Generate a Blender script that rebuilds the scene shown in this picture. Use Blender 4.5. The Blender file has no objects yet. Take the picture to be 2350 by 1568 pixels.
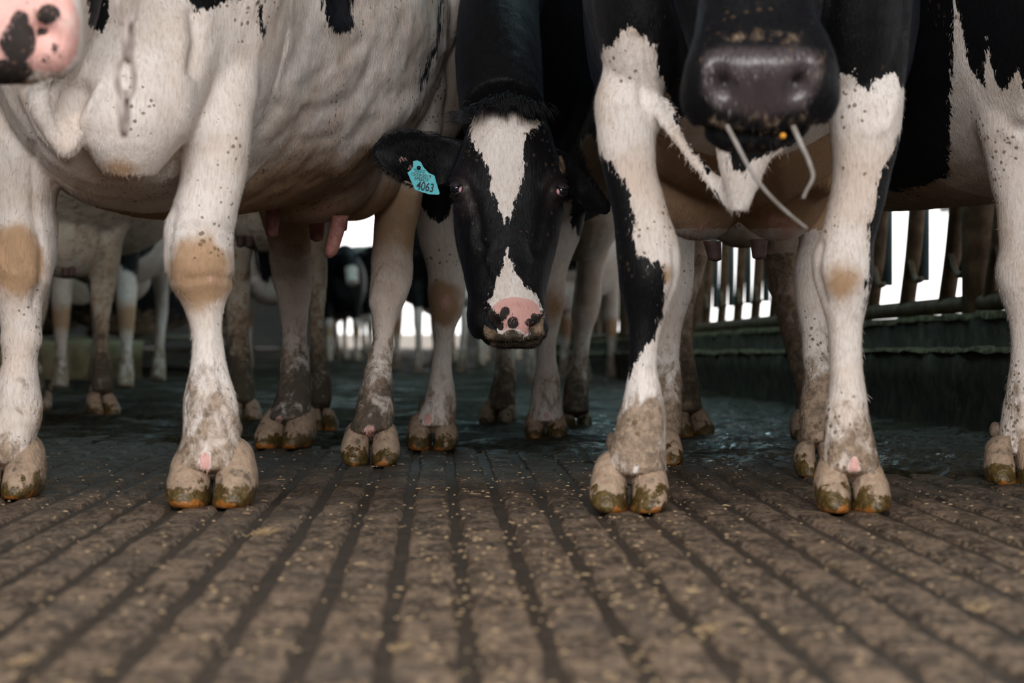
import bpy, math, random
import numpy as np
from mathutils import Vector, Matrix

sc = bpy.context.scene
col = sc.collection
# ------------------------------------------------------------------ camera
F, H0, CX, HY = 85.0 / 36.0 * 2350.0, 0.30, 1175.0, 750.0
cam_d = bpy.data.cameras.new('camera'); cam = bpy.data.objects.new('camera', cam_d); col.objects.link(cam)
cam_d.lens = 85; cam_d.sensor_width = 36; cam_d.sensor_fit = 'HORIZONTAL'
cam.location = (0, 0, H0); cam.rotation_euler = (math.pi / 2, 0, 0)
cam_d.shift_y = -(784.0 - HY) / 2350.0
cam_d.clip_start = 0.05; cam_d.clip_end = 500
cam_d.dof.use_dof = True; cam_d.dof.focus_distance = 4.85; cam_d.dof.aperture_fstop = 5.6
sc.camera = cam
# ------------------------------------------------------------------ sky and light
world = bpy.data.worlds.new('overcast_sky'); sc.world = world; world.use_nodes = True
bg = world.node_tree.nodes['Background']
bg.inputs['Color'].default_value = (1.0, 0.975, 0.95, 1); bg.inputs['Strength'].default_value = 2.4
sc.view_settings.view_transform = 'Standard'; sc.view_settings.look = 'None'
sc.view_settings.exposure = 0.0; sc.view_settings.gamma = 1.0; sc.view_settings.use_curve_mapping = False
ld = bpy.data.lights.new('door_daylight', 'AREA'); ld.shape = 'RECTANGLE'; ld.size = 5.4; ld.size_y = 2.2; ld.energy = 320; ld.color = (1.0, .965, .95)
door = bpy.data.objects.new('door_daylight', ld); col.objects.link(door); door.location = (-.2, -.78, 2.42); door.rotation_euler = (math.pi / 2, 0, 0)   # area lamp standing in for daylight through the front opening above the added panel
SKYLIGHT = 7.5
cy = sc.cycles; cy.max_bounces = 5; cy.diffuse_bounces = 3; cy.glossy_bounces = 2; cy.transmission_bounces = 1; cy.transparent_max_bounces = 2
cy.use_adaptive_sampling = True; cy.adaptive_threshold = .05; cy.adaptive_min_samples = 16; cy.caustics_reflective = False; cy.caustics_refractive = False
rnd = random.Random(7); rng = np.random.default_rng(7)

# ------------------------------------------------------------------ helpers: pixels of the photograph to metres
def P(u, v, d): return np.array(((u - CX) * d / F, d, H0 + (HY - v) * d / F))
def DG(v): return F * H0 / (v - HY)

def hsh(ix, iy, iz, seed):
    n = (ix * 374761393 + iy * 668265263 + iz * 2147483647 + seed * 974634777) & 0xFFFFFFFF
    n = ((n ^ (n >> 13)) * 1274126177) & 0xFFFFFFFF
    n = (n ^ (n >> 16)) & 0xFFFFFFFF
    return n.astype(np.float64) / 4294967295.0
def vnoise(p, scale, seed=0):
    q = np.asarray(p, float) * scale
    if q.shape[1] == 2: q = np.c_[q, np.zeros(len(q))]
    i = np.floor(q).astype(np.int64); f = q - i; f = f * f * (3 - 2 * f)
    out = 0
    for a in (0, 1):
        for b in (0, 1):
            for c in (0, 1):
                w = (f[:, 0] if a else 1 - f[:, 0]) * (f[:, 1] if b else 1 - f[:, 1]) * (f[:, 2] if c else 1 - f[:, 2])
                out = out + w * hsh(i[:, 0] + a, i[:, 1] + b, i[:, 2] + c, seed)
    return out
def fbm(p, scale, seed=0, octv=3):
    s = 0; a = 0.5; t = 0
    for k in range(octv):
        s = s + a * vnoise(p, scale * 2 ** k, seed + k * 17); t += a; a *= .5
    return s / t
def sst(x, a, b):
    t = np.clip((x - a) / (b - a), 0, 1); return t * t * (3 - 2 * t)

def pchip(xs, Y, xn):
    """smooth interpolation of rows (Catmull-Rom on irregular knots, limited)"""
    xs = np.asarray(xs, float); Y = np.asarray(Y, float)
    n = len(xs); h = np.diff(xs); dl = np.diff(Y, axis=0) / h[:, None]
    m = np.zeros_like(Y); m[0] = dl[0]; m[-1] = dl[-1]
    for k in range(1, n - 1):
        m[k] = (dl[k - 1] * h[k] + dl[k] * h[k - 1]) / (h[k - 1] + h[k])
    idx = np.clip(np.searchsorted(xs, xn, side='right') - 1, 0, n - 2)
    t = ((xn - xs[idx]) / h[idx])[:, None]; hh = h[idx][:, None]
    return ((2 * t**3 - 3 * t**2 + 1) * Y[idx] + (t**3 - 2 * t**2 + t) * hh * m[idx]
            + (-2 * t**3 + 3 * t**2) * Y[idx + 1] + (t**3 - t**2) * hh * m[idx + 1])

class Soup:
    """closed shells collected into one mesh"""
    def __init__(s): s.v = []; s.f = []; s.n = 0
    def add(s, v, f):
        s.v.append(np.asarray(v, float)); s.f += [tuple(i + s.n for i in q) for q in f]; s.n += len(v)
    def rings(s, R):
        R = [np.asarray(r, float) for r in R]; K = len(R[0]); V = [*R]
        f = []
        for i in range(len(R) - 1):
            for k in range(K):
                a = i * K + k; b = i * K + (k + 1) % K
                f.append((a, b, b + K, a + K))
        nv = len(R) * K
        v = np.vstack(R + [R[0].mean(0)[None], R[-1].mean(0)[None]])
        for k in range(K):
            f.append((nv, (k + 1) % K, k)); o = (len(R) - 1) * K
            f.append((nv + 1, o + k, o + (k + 1) % K))
        s.add(v, f)
    def ell(s, c, r, rot=None, n=16):
        c = np.asarray(c, float); R = []
        for i in range(1, n):
            ph = math.pi * i / n
            a = np.linspace(0, 2 * math.pi, 20, endpoint=False)
            q = np.c_[np.sin(ph) * np.cos(a) * r[0], np.sin(ph) * np.sin(a) * r[1], np.full(20, math.cos(ph) * r[2])]
            if rot is not None: q = q @ np.array(Matrix.Rotation(rot[0], 3, rot[1])).T
            R.append(q + c)
        s.rings(R[::-1])
    def mesh(s, name):
        me = bpy.data.meshes.new(name); me.from_pydata(np.vstack(s.v).tolist(), [], s.f); me.update(); return me

def sring(c, U, W, n=2.2, K=24):
    a = np.linspace(0, 2 * math.pi, K, endpoint=False)
    ca, sa = np.cos(a), np.sin(a)
    x = np.sign(ca) * np.abs(ca) ** (2 / n); y = np.sign(sa) * np.abs(sa) ** (2 / n)
    return np.asarray(c)[None] + x[:, None] * np.asarray(U)[None] + y[:, None] * np.asarray(W)[None]

def loft_y(s, secs, n=2.15, K=36, N=24):
    """torso: sections (y, cx, cz, half width, half height)"""
    secs = np.array(secs, float); yn = np.linspace(secs[0, 0], secs[-1, 0], N)
    Y = pchip(secs[:, 0], secs[:, 1:], yn)
    s.rings([sring((r[0], y, r[1]), (r[2], 0, 0), (0, 0, r[3]), n, K)[::-1] for y, r in zip(yn, Y)])
def loft_path(s, pts, n=2.0, K=24, N=20, up=(1, 0, 0)):
    """tube along pts rows (x,y,z,half width sideways,half height)"""
    p = np.array(pts, float); t = np.r_[0, np.cumsum(np.linalg.norm(np.diff(p[:, :3], axis=0), axis=1))]
    tn = np.linspace(0, t[-1], N); Q = pchip(t, p, tn); R = []
    for i in range(N):
        a = Q[max(i - 1, 0), :3]; b = Q[min(i + 1, N - 1), :3]; d = b - a; d /= np.linalg.norm(d)
        U = np.array(up, float); U -= d * U.dot(d); U /= np.linalg.norm(U); W = np.cross(d, U)
        R.append(sring(Q[i, :3], U * max(Q[i, 3], .002), W * max(Q[i, 4], .002), n, K))
    s.rings(R)
def leg(s, d, rows, thick=1.05, n=2.15, back=.075, bend=None, N=70):
    """leg from silhouette rows (v, left, right) of the photo standing at its own depth d (toe); bend: [(v, depth offset)]"""
    rows = sorted(rows); vs = np.array([r[0] for r in rows], float); LR = np.array([[r[1], r[2]] for r in rows], float)
    vn = np.linspace(vs[0], vs[-1], N); Q = pchip(vs, LR, vn)
    bv = np.array(bend, float) if bend is not None else np.array([[vs[0], 0.], [vs[-1], 0.]])
    off = np.interp(vn, bv[:, 0], bv[:, 1]); R = []
    for v, (l, r), o in zip(vn, Q, off):
        D = d + back + o; c = P((l + r) / 2, v, D); w = (r - l) / 2 * D / F
        R.append(sring(c, (w, 0, 0), (0, w * thick, 0), n))
    l, r = LR[-1]; c = P((l + r) / 2, vs[-1], d + back); w = (r - l) / 2 * (d + back) / F
    zb = c[2]
    for k, (q, sc_) in enumerate(((.86, .82), (.62, .55))):
        cc = c.copy(); cc[2] = max(zb * q, .03); cc[1] += .014 * (k + 1)
        R.append(sring(cc, (w * sc_, 0, 0), (0, w * sc_ * .95, 0), n))
    s.rings(R)
    return R

# ------------------------------------------------------------------ node materials
def mat(name):
    m = bpy.data.materials.new(name); m.use_nodes = True
    nt = m.node_tree; b = nt.nodes['Principled BSDF']; return m, nt, b
def node(nt, t, **kw):
    n = nt.nodes.new(t)
    for k, v in kw.items():
        if k in n.inputs.keys() if isinstance(k, str) else False: n.inputs[k].default_value = v
        else: setattr(n, k, v)
    return n
def lk(nt, a, b): nt.links.new(a, b)
def mth(nt, op, a, b=None, c=None, clamp=False):
    n = nt.nodes.new('ShaderNodeMath'); n.operation = op; n.use_clamp = clamp
    for i, x in enumerate((a, b, c)):
        if x is None: continue
        if isinstance(x, (int, float)): n.inputs[i].default_value = x
        else: nt.links.new(x, n.inputs[i])
    return n.outputs[0]
def mixc(nt, f, a, b):
    n = nt.nodes.new('ShaderNodeMix'); n.data_type = 'RGBA'
    if isinstance(f, (int, float)): n.inputs[0].default_value = f
    else: nt.links.new(f, n.inputs[0])
    for i, x in ((6, a), (7, b)):
        if isinstance(x, tuple): n.inputs[i].default_value = (*x, 1)
        else: nt.links.new(x, n.inputs[i])
    return n.outputs[2]
def mapr(nt, x, a, b, c=0., d=1.):
    n = nt.nodes.new('ShaderNodeMapRange'); n.interpolation_type = 'SMOOTHSTEP'
    nt.links.new(x, n.inputs[0])
    for i, q in zip((1, 2, 3, 4), (a, b, c, d)): n.inputs[i].default_value = q
    return n.outputs[0]
def objco(nt, scale):
    tc = nt.nodes.new('ShaderNodeTexCoord'); mp = nt.nodes.new('ShaderNodeMapping')
    mp.inputs['Scale'].default_value = scale; nt.links.new(tc.outputs['Object'], mp.inputs['Vector']); return mp.outputs[0]
def noise(nt, scale, s=1.0, detail=3, rough=.55, dist=0.):
    n = nt.nodes.new('ShaderNodeTexNoise'); nt.links.new(objco(nt, scale if isinstance(scale, tuple) else (scale,) * 3), n.inputs['Vector'])
    n.inputs['Scale'].default_value = s; n.inputs['Detail'].default_value = detail; n.inputs['Roughness'].default_value = rough
    n.inputs['Distortion'].default_value = dist
    return n.outputs['Fac']
def voro(nt, scale):
    n = nt.nodes.new('ShaderNodeTexVoronoi'); nt.links.new(objco(nt, (scale,) * 3), n.inputs['Vector']); n.inputs['Scale'].default_value = 1
    n.inputs['Randomness'].default_value = 1; return n
def attr(nt, name):
    n = nt.nodes.new('ShaderNodeAttribute'); n.attribute_name = name; return n.outputs['Fac']
def bump(nt, b, h, strength, dist):
    n = nt.nodes.new('ShaderNodeBump'); n.inputs['Strength'].default_value = strength; n.inputs['Distance'].default_value = dist
    nt.links.new(h, n.inputs['Height']); nt.links.new(n.outputs[0], b.inputs['Normal'])

def make_hide(name, white=(.80, .745, .705), cream=(.64, .53, .45), black=(.0042, .0042, .0052), mudc=(.215, .145, .092)):
    m, nt, b = mat(name)
    hair = noise(nt, (220, 220, 45), 1, 3, .7)
    edge = noise(nt, (95, 95, 26), 1, 3, .65)
    big = noise(nt, 6.0, 1, 3, .6)
    midn = noise(nt, 28.0, 1, 3, .6)
    base = mixc(nt, mapr(nt, big, .35, .75), white, cream)
    base = mixc(nt, mapr(nt, hair, .44, .66, 0, .34), base, (.40, .32, .25))
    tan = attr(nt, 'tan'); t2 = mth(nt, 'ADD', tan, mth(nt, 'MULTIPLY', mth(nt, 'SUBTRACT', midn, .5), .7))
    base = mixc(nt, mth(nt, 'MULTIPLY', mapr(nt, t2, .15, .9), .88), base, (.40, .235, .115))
    pk = attr(nt, 'pink'); p2 = mth(nt, 'ADD', pk, mth(nt, 'MULTIPLY', mth(nt, 'SUBTRACT', midn, .5), 1.1))
    base = mixc(nt, mapr(nt, p2, .30, .75), base, (.70, .40, .36))
    blk = attr(nt, 'blk')
    b2 = mth(nt, 'ADD', blk, mth(nt, 'MULTIPLY', mth(nt, 'SUBTRACT', edge, .5), .034))
    bf = mapr(nt, b2, -.0012, .0012)
    base = mixc(nt, bf, base, black)
    dk = attr(nt, 'dark'); base = mixc(nt, mapr(nt, mth(nt, 'ADD', dk, mth(nt, 'MULTIPLY', mth(nt, 'SUBTRACT', midn, .5), .9)), .38, .58), base, (.03, .024, .022))
    base = mixc(nt, mth(nt, 'MULTIPLY', mth(nt, 'MULTIPLY', attr(nt, 'wet'), bf), .9), base, (.050, .037, .040))
    # dried mud, splashes
    mud = attr(nt, 'mud')
    n1 = noise(nt, (34, 34, 22), 1, 4, .62, .4)
    mf = mapr(nt, mth(nt, 'ADD', mth(nt, 'MULTIPLY', mud, 1.0), mth(nt, 'SUBTRACT', n1, .98)), -.09, .17)
    mudtone = mixc(nt, mapr(nt, noise(nt, 70, 1, 4, .7), .40, .62), mudc, (.40, .295, .205))
    mudtone = mixc(nt, mapr(nt, noise(nt, 38, 1, 3, .7), .56, .70, 0, .8), mudtone, (.10, .068, .042))
    mudtone = mixc(nt, mapr(nt, mth(nt, 'ADD', attr(nt, 'dung'), mth(nt, 'SUBTRACT', midn, .5)), .3, .7), mudtone, (.055, .042, .026))
    base = mixc(nt, mth(nt, 'MULTIPLY', mf, .92), base, mudtone)
    for vs, lo, hi, mx in ((75, .49, .70, .26), (30, .58, .78, .17)):
        vo = voro(nt, vs); sp = mth(nt, 'ADD', vo.outputs['Distance'], mth(nt, 'MULTIPLY', mth(nt, 'SUBTRACT', noise(nt, vs * 2.5, 1, 2), .5), .34))
        keep = mapr(nt, mth(nt, 'ADD', noise(nt, 7 if vs > 50 else 13, 1, 2, .5), mth(nt, 'MULTIPLY', mud, .12)), lo, hi, -.1, mx)
        sf = mapr(nt, mth(nt, 'SUBTRACT', sp, keep), .05, -.03)
        base = mixc(nt, mth(nt, 'MULTIPLY', sf, mth(nt, 'ADD', .78, mth(nt, 'MULTIPLY', bf, -.5))), base, (.14, .088, .05))
    lk(nt, base, b.inputs['Base Color'])
    wet = attr(nt, 'wet')
    r = mth(nt, 'ADD', mth(nt, 'ADD', mth(nt, 'MULTIPLY', bf, -.26), .74), mth(nt, 'MULTIPLY', wet, -.22))
    lk(nt, mth(nt, 'ADD', r, mth(nt, 'MULTIPLY', hair, .12)), b.inputs['Roughness'])
    lk(nt, mth(nt, 'ADD', mth(nt, 'ADD', mth(nt, 'MULTIPLY', bf, -.10), .26), mth(nt, 'MULTIPLY', wet, .45)), b.inputs['Specular IOR Level'])
    lk(nt, mth(nt, 'MULTIPLY', bf, .03), b.inputs['Sheen Weight']); b.inputs['Sheen Roughness'].default_value = .38; b.inputs['Sheen Tint'].default_value = (.55, .66, .95, 1)
    h = mth(nt, 'ADD', mth(nt, 'MULTIPLY', hair, .75), mth(nt, 'MULTIPLY', mf, mth(nt, 'MULTIPLY', noise(nt, 90, 1, 4, .7), 3.2)))
    bump(nt, b, h, .55, .004)
    return m
HIDE = make_hide('hide_holstein')
HIDE_SHADED = make_hide('hide_shaded', (.46, .43, .36), (.34, .30, .23))  # darker hide copy for the dirty back cows, their shade painted in

def make_hoof():
    global objco
    oc = objco
    def objco(nt, scale):
        tc = nt.nodes.new('ShaderNodeTexCoord'); oi = nt.nodes.new('ShaderNodeObjectInfo'); ad = nt.nodes.new('ShaderNodeVectorMath'); ad.operation = 'ADD'; ml = nt.nodes.new('ShaderNodeVectorMath'); ml.operation = 'SCALE'; ml.inputs[0].default_value = (13.1, 7.3, 5.7); lk(nt, oi.outputs['Random'], ml.inputs['Scale'])
        lk(nt, tc.outputs['Object'], ad.inputs[0]); lk(nt, ml.outputs[0], ad.inputs[1]); mp = nt.nodes.new('ShaderNodeMapping'); mp.inputs['Scale'].default_value = scale; lk(nt, ad.outputs[0], mp.inputs['Vector']); return mp.outputs[0]
    m, nt, b = mat('hoof_horn')
    tc = nt.nodes.new('ShaderNodeTexCoord'); sx = nt.nodes.new('ShaderNodeSeparateXYZ'); lk(nt, tc.outputs['Object'], sx.inputs[0])
    n1 = noise(nt, 30, 1, 4, .6); n2 = noise(nt, 90, 1, 4, .65)
    z = mth(nt, 'ADD', sx.outputs[2], mth(nt, 'ADD', mth(nt, 'MULTIPLY', mth(nt, 'SUBTRACT', n1, .5), .14), mth(nt, 'MULTIPLY', mth(nt, 'SUBTRACT', n2, .5), .03)))
    dry = mixc(nt, mapr(nt, n2, .3, .7), (.30, .21, .145), (.45, .33, .235))
    dry = mixc(nt, mapr(nt, noise(nt, 45, 1, 3), .55, .72), dry, (.12, .095, .07))
    wet = mixc(nt, mapr(nt, n2, .35, .7), (.060, .038, .010), (.14, .092, .030))
    wf = mapr(nt, z, .038, .027)
    base = mixc(nt, wf, dry, wet)
    lowz = mth(nt, 'ADD', sx.outputs[2], mth(nt, 'MULTIPLY', mth(nt, 'SUBTRACT', noise(nt, 26, 1, 2), .5), .075))
    af = mapr(nt, lowz, .007, .002)
    base = mixc(nt, mth(nt, 'MULTIPLY', af, .85), base, (.36, .13, .025))
    lk(nt, base, b.inputs['Base Color'])
    lk(nt, mth(nt, 'ADD', .85, mth(nt, 'MULTIPLY', wf, -.55)), b.inputs['Roughness'])
    bump(nt, b, mth(nt, 'ADD', mth(nt, 'MULTIPLY', n2, .8), n1), .8, .006)
    objco = oc
    return m
HOOF = make_hoof()

def simple(name, c, rough=.6, c2=None, nscale=30, bumpd=0., metal=0., spec=.4):
    m, nt, b = mat(name)
    if c2 is not None:
        n = noise(nt, nscale, 1, 4, .6); lk(nt, mixc(nt, mapr(nt, n, .35, .7), c, c2), b.inputs['Base Color'])
        if bumpd: bump(nt, b, n, .7, bumpd)
    else: b.inputs['Base Color'].default_value = (*c, 1)
    b.inputs['Roughness'].default_value = rough; b.inputs['Metallic'].default_value = metal
    b.inputs['Specular IOR Level'].default_value = spec
    return m
M_DEW = simple('dewclaw_horn', (.10, .075, .055), .8, (.22, .165, .12), 60, .004)
M_TEAT = simple('teat_skin', (.26, .10, .085), .55, (.42, .19, .16), 60, .002)
M_TEATD = simple('teat_skin_dark', (.05, .03, .028), .6, (.10, .055, .05), 60, .002)
M_EYE = simple('eye_dark', (.006, .008, .012), .06, spec=.6)
M_LID = simple('eyelid_skin', (.018, .014, .016), .5, (.03, .024, .026), 80, .001)
M_SCLERA = simple('sclera_pink', (.62, .30, .34), .2, (.75, .45, .48), 120)
M_HAIRB = simple('hair_black', (.006, .006, .0075), .5, spec=.2)
M_HAIRW = simple('hair_pale', (.55, .5, .42), .45)
M_TAG = simple('tag_turquoise', (.035, .40, .46), .45, (.07, .47, .53), 25)
M_INK = simple('tag_ink', (.02, .025, .04), .7)
M_INKB = simple('tag_ink_brown', (.07, .05, .03), .7)
M_CLIP = simple('steel_clip', (.55, .58, .58), .3, metal=.9)
M_STRAW = simple('straw', (.28, .19, .10), .7, (.44, .32, .18), 40)
M_STALK = simple('pale_stalk', (.24, .22, .21), .6, (.15, .135, .11), 30)
M_CORN = simple('corn', (.55, .24, .02), .5)
M_CHAIN = simple('chain_steel', (.36, .31, .29), .6, (.16, .12, .10), 60, .001, .1)

# ------------------------------------------------------------------ objects
def link(name, me, m=None, parent=None, loc=None, smooth=True):
    o = bpy.data.objects.new(name, me); col.objects.link(o)
    if m is not None and hasattr(me, 'materials'): me.materials.clear(); me.materials.append(m)
    if smooth and isinstance(me, bpy.types.Mesh): me.polygons.foreach_set('use_smooth', [True] * len(me.polygons))
    if parent is not None: o.parent = parent
    return o
def tag(o, label, cat=None, group=None, kind=None):
    o['label'] = label
    if cat: o['category'] = cat
    if group: o['group'] = group
    if kind: o['kind'] = kind
    return o

def remesh(soup, voxel, smooth=6, name='body'):
    me = soup.mesh('tmp'); o = bpy.data.objects.new('tmp', me); col.objects.link(o)
    r = o.modifiers.new('r', 'REMESH'); r.mode = 'VOXEL'; r.voxel_size = voxel; r.adaptivity = 0
    if smooth:
        q = o.modifiers.new('s', 'SMOOTH'); q.factor = .5; q.iterations = smooth
    dg = bpy.context.evaluated_depsgraph_get(); out = bpy.data.meshes.new_from_object(o.evaluated_get(dg), depsgraph=dg)
    bpy.data.objects.remove(o); bpy.data.meshes.remove(me); out.name = name
    return out
def getv(me):
    a = np.empty(len(me.vertices) * 3); me.vertices.foreach_get('co', a); return a.reshape(-1, 3)
def setv(me, v): me.vertices.foreach_set('co', np.ascontiguousarray(v, dtype=np.float32).ravel()); me.update()
def getn(me):
    a = np.empty(len(me.vertices) * 3, np.float32); me.vertex_normals.foreach_get('vector', a); return a.reshape(-1, 3).astype(float)
def setattr_f(me, name, val):
    a = me.attributes.get(name) or me.attributes.new(name, 'FLOAT', 'POINT'); a.data.foreach_set('value', np.asarray(val, np.float32))
def px(v): return np.c_[CX + F * v[:, 0] / v[:, 1], HY - F * (v[:, 2] - H0) / v[:, 1]]

def polysd(uv, poly):
    """signed distance in px, positive inside"""
    p = np.array(poly, float); q = np.roll(p, -1, 0); best = np.full(len(uv), 1e9); ins = np.zeros(len(uv), bool)
    for a, b in zip(p, q):
        e = b - a; w = uv - a; t = np.clip((w @ e) / max(e @ e, 1e-9), 0, 1); d = np.hypot(*(w - t[:, None] * e).T)
        best = np.minimum(best, d)
        c = ((a[1] > uv[:, 1]) != (b[1] > uv[:, 1]))
        with np.errstate(divide='ignore', invalid='ignore'):
            xx = (b[0] - a[0]) * (uv[:, 1] - a[1]) / (b[1] - a[1] if b[1] != a[1] else 1e-9) + a[0]
        ins ^= c & (uv[:, 0] < xx)
    return np.where(ins, best, -best)
def linesd(uv, pts):
    p = np.array(pts, float); best = np.full(len(uv), 1e9)
    for a, b in zip(p[:-1], p[1:]):
        e = b - a; w = uv - a; t = np.clip((w @ e) / max(e @ e, 1e-9), 0, 1)
        best = np.minimum(best, np.hypot(*(w - t[:, None] * e).T))
    return best
def gau(uv, c, r, rot=0.):
    d = uv - np.array(c, float)
    if rot: cr, sr = math.cos(rot), math.sin(rot); d = np.c_[d[:, 0] * cr + d[:, 1] * sr, -d[:, 0] * sr + d[:, 1] * cr]
    return np.exp(-((d[:, 0] / r[0]) ** 2 + (d[:, 1] / r[1]) ** 2))

def claw_mesh(w, side, hgt=.085, seed=0):
    s = Soup(); k = w / .13; gap = .0016
    prof = [(.0, .86, -.006, .060), (.006, .93, -.006, .064), (.022, 1.0, -.002, .062), (.042, .99, .008, .056), (.060, .92, .020, .049), (.076, .82, .030, .044), (.090, .62, .038, .036), (.096, .40, .042, .026)]
    zs = np.array([p[0] for p in prof]); A = np.array([p[1:] for p in prof])
    zn = np.linspace(0, zs[-1], 16); Q = pchip(zs, A, zn); R = []
    for z, (hw, yc, hl) in zip(zn, Q):
        h = hw * w / 4 * .96
        c = (side * (gap + h + .004 * (z / .09)), yc * k, z * hgt / .085)
        R.append(sring(c, (h, 0, 0), (0, hl * k, 0), 2.35, 26))
    s.rings(R); me = s.mesh('hoof_claw')
    v = getv(me); v += ((vnoise(v, 55, seed) - .5) * .004)[:, None] * np.array([1, 1, .2]); v[:, 2] = np.maximum(v[:, 2], 0); setv(me, v)
    return me
def hooves(parent, feet, org):
    for k, (u, vb, wpx, yaw) in enumerate(feet):
        d = DG(vb); w = wpx * d / F; base = np.array(((u - CX) * d / F, d + .058, 0.0))
        for sd in (-1, 1):
            h = link('hoof', claw_mesh(w, sd, .088 * w / .13, 31 * k + sd), HOOF, parent)
            h.location = base - org; h.rotation_euler = (0, 0, yaw + sd * .05)
            s = Soup(); s.ell((0, 0, 0), (.012, .013, .017)); q = link('dewclaw', s.mesh('dewclaw'), M_DEW, parent)
            q.location = base - org + np.array((sd * w * .20 + math.sin(yaw) * -.06, .078, .108 * w / .13))
def teats(parent, lst, org, m=M_TEAT):
    for (u, v, d, ln, r, tx, ty) in lst:
        s = Soup(); top = P(u, v, d); R = []
        for t in np.linspace(-.15, 1, 12):
            rr = r * (1.15 - .3 * t) * (1 if t < .85 else math.sqrt(max(0.02, 1 - ((t - .85) / .15) ** 2 * .9)))
            R.append(sring(top + np.array((tx * t, ty * t, -ln * t)), (rr, 0, 0), (0, rr, 0), 2, 14)[::-1])
        s.rings(R); o = link('teat', s.mesh('teat'), m, parent); o.location = -org

def finish_cow(me, name, label, org, group='dairy cows'):
    v = getv(me); org = np.array(org, float); setv(me, v - org)
    o = link(name, me, HIDE); o.location = org
    tag(o, label, 'cow', group); return o
def paint(me, **kw):
    if 'mud' in kw: kw['mud'] = kw['mud'] - .6 * sst(np.asarray(kw['pink']), .3, .8) * (getv(me)[:, 2] < .2)
    for k, a in kw.items(): setattr_f(me, k, a)
def splash_mud(v, hi=.30, lo=.06, top=1.15, base=.12, seed=3):
    m = base + (top * .74 - base) * (1 - sst(v[:, 2] + (fbm(v, 11, seed) - .5) * .26, lo - .05, hi + .10))
    return m

def blades(name, me_obj, mask_fn, count, length, width, m, parent, droop=.75, seed=1, lift=.35, attrs=('blk', 'tan', 'pink', 'mud', 'dark', 'dung', 'wet')):
    """short coat hairs as single triangles on a body mesh; carries the coat attributes of its root"""
    me = me_obj.data; v = getv(me); n = getn(me)
    tri = np.empty(len(me.polygons), np.int32); me.polygons.foreach_get('loop_start', tri)
    lv = np.empty(len(me.loops), np.int32); me.loops.foreach_get('vertex_index', lv)
    cand = lv[tri]; cand = cand[mask_fn(v[cand] + np.array(me_obj.location), n[cand])]
    if len(cand) == 0: return None
    g = np.random.default_rng(seed); pick = g.choice(cand, count)
    ed = np.median(np.linalg.norm(v[lv[tri[:500] + 1]] - v[lv[tri[:500]]], axis=1))
    p = v[pick]; nn = n[pick]
    tang = g.normal(size=(count, 3)); tang -= nn * (tang * nn).sum(1)[:, None]; p = p + tang * ed * .8
    down = np.array([0, 0, -1.0])[None] + g.normal(size=(count, 3)) * .28
    down -= nn * (down * nn).sum(1)[:, None]; down /= np.linalg.norm(down, axis=1)[:, None] + 1e-6
    dirv = down * droop + nn * (lift * (0.5 + g.random((count, 1))))
    L = length * (.6 + .8 * g.random((count, 1))); side = np.cross(dirv, nn); side /= np.linalg.norm(side, axis=1)[:, None] + 1e-6
    W = width * (.6 + .8 * g.random((count, 1)))
    V = np.empty((count, 3, 3)); p = p - nn * .001
    V[:, 0] = p - side * W / 2; V[:, 1] = p + side * W / 2; V[:, 2] = p + dirv * L
    out = bpy.data.meshes.new(name); out.vertices.add(count * 3); out.vertices.foreach_set('co', V.astype(np.float32).ravel())
    out.loops.add(count * 3); out.loops.foreach_set('vertex_index', np.arange(count * 3, dtype=np.int32))
    out.polygons.add(count); out.polygons.foreach_set('loop_start', np.arange(0, count * 3, 3, dtype=np.int32))
    out.update(); out.validate()
    for a in attrs:
        at = me.attributes.get(a)
        if at is None: continue
        val = np.empty(len(v), np.float32); at.data.foreach_get('value', val); setattr_f(out, a, np.repeat(val[pick], 3))
    o = link(name, out, m, parent, smooth=False); o['kind'] = 'stuff'
    return o
def strands(name, paths, r, m, parent=None, K=4):
    """tapered hair strands; paths: list of point arrays"""
    V = []; Fs = []; n0 = 0
    for q in paths:
        q = np.asarray(q, float); n = len(q)
        for i, c in enumerate(q):
            rr = r * (1 - .85 * i / (n - 1)); a = np.linspace(0, 2 * math.pi, K, endpoint=False)
            t = q[min(i + 1, n - 1)] - q[max(i - 1, 0)]; t /= np.linalg.norm(t) + 1e-9
            x = np.cross(t, (0.3, .5, .8)); x /= np.linalg.norm(x) + 1e-9; y = np.cross(t, x)
            V.append(c + np.cos(a)[:, None] * x * rr + np.sin(a)[:, None] * y * rr)
        for i in range(n - 1):
            for k in range(K):
                Fs.append((n0 + i * K + k, n0 + i * K + (k + 1) % K, n0 + (i + 1) * K + (k + 1) % K, n0 + (i + 1) * K + k))
        n0 += n * K
    me = bpy.data.meshes.new(name); me.from_pydata(np.vstack(V).tolist(), [], Fs); me.update()
    return link(name, me, m, parent)
def tube(name, pts, r, m, parent=None, K=10, N=None):
    s = Soup(); pts = np.asarray(pts, float)
    if np.ndim(r) == 0: r = [r] * len(pts)
    rows = np.c_[pts, r, r]; up = (1, 0, 0) if abs(pts[-1, 2] - pts[0, 2]) > .3 * np.linalg.norm(pts[-1] - pts[0]) else (0, 0, 1)
    if abs(pts[-1, 0] - pts[0, 0]) > .8 * np.linalg.norm(pts[-1] - pts[0]): up = (0, 1, 0)
    loft_path(s, rows, 2, K, N or max(2, len(pts) * (1 if len(pts) == 2 else 6)), up); return link(name, s.mesh(name), m, parent)
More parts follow.
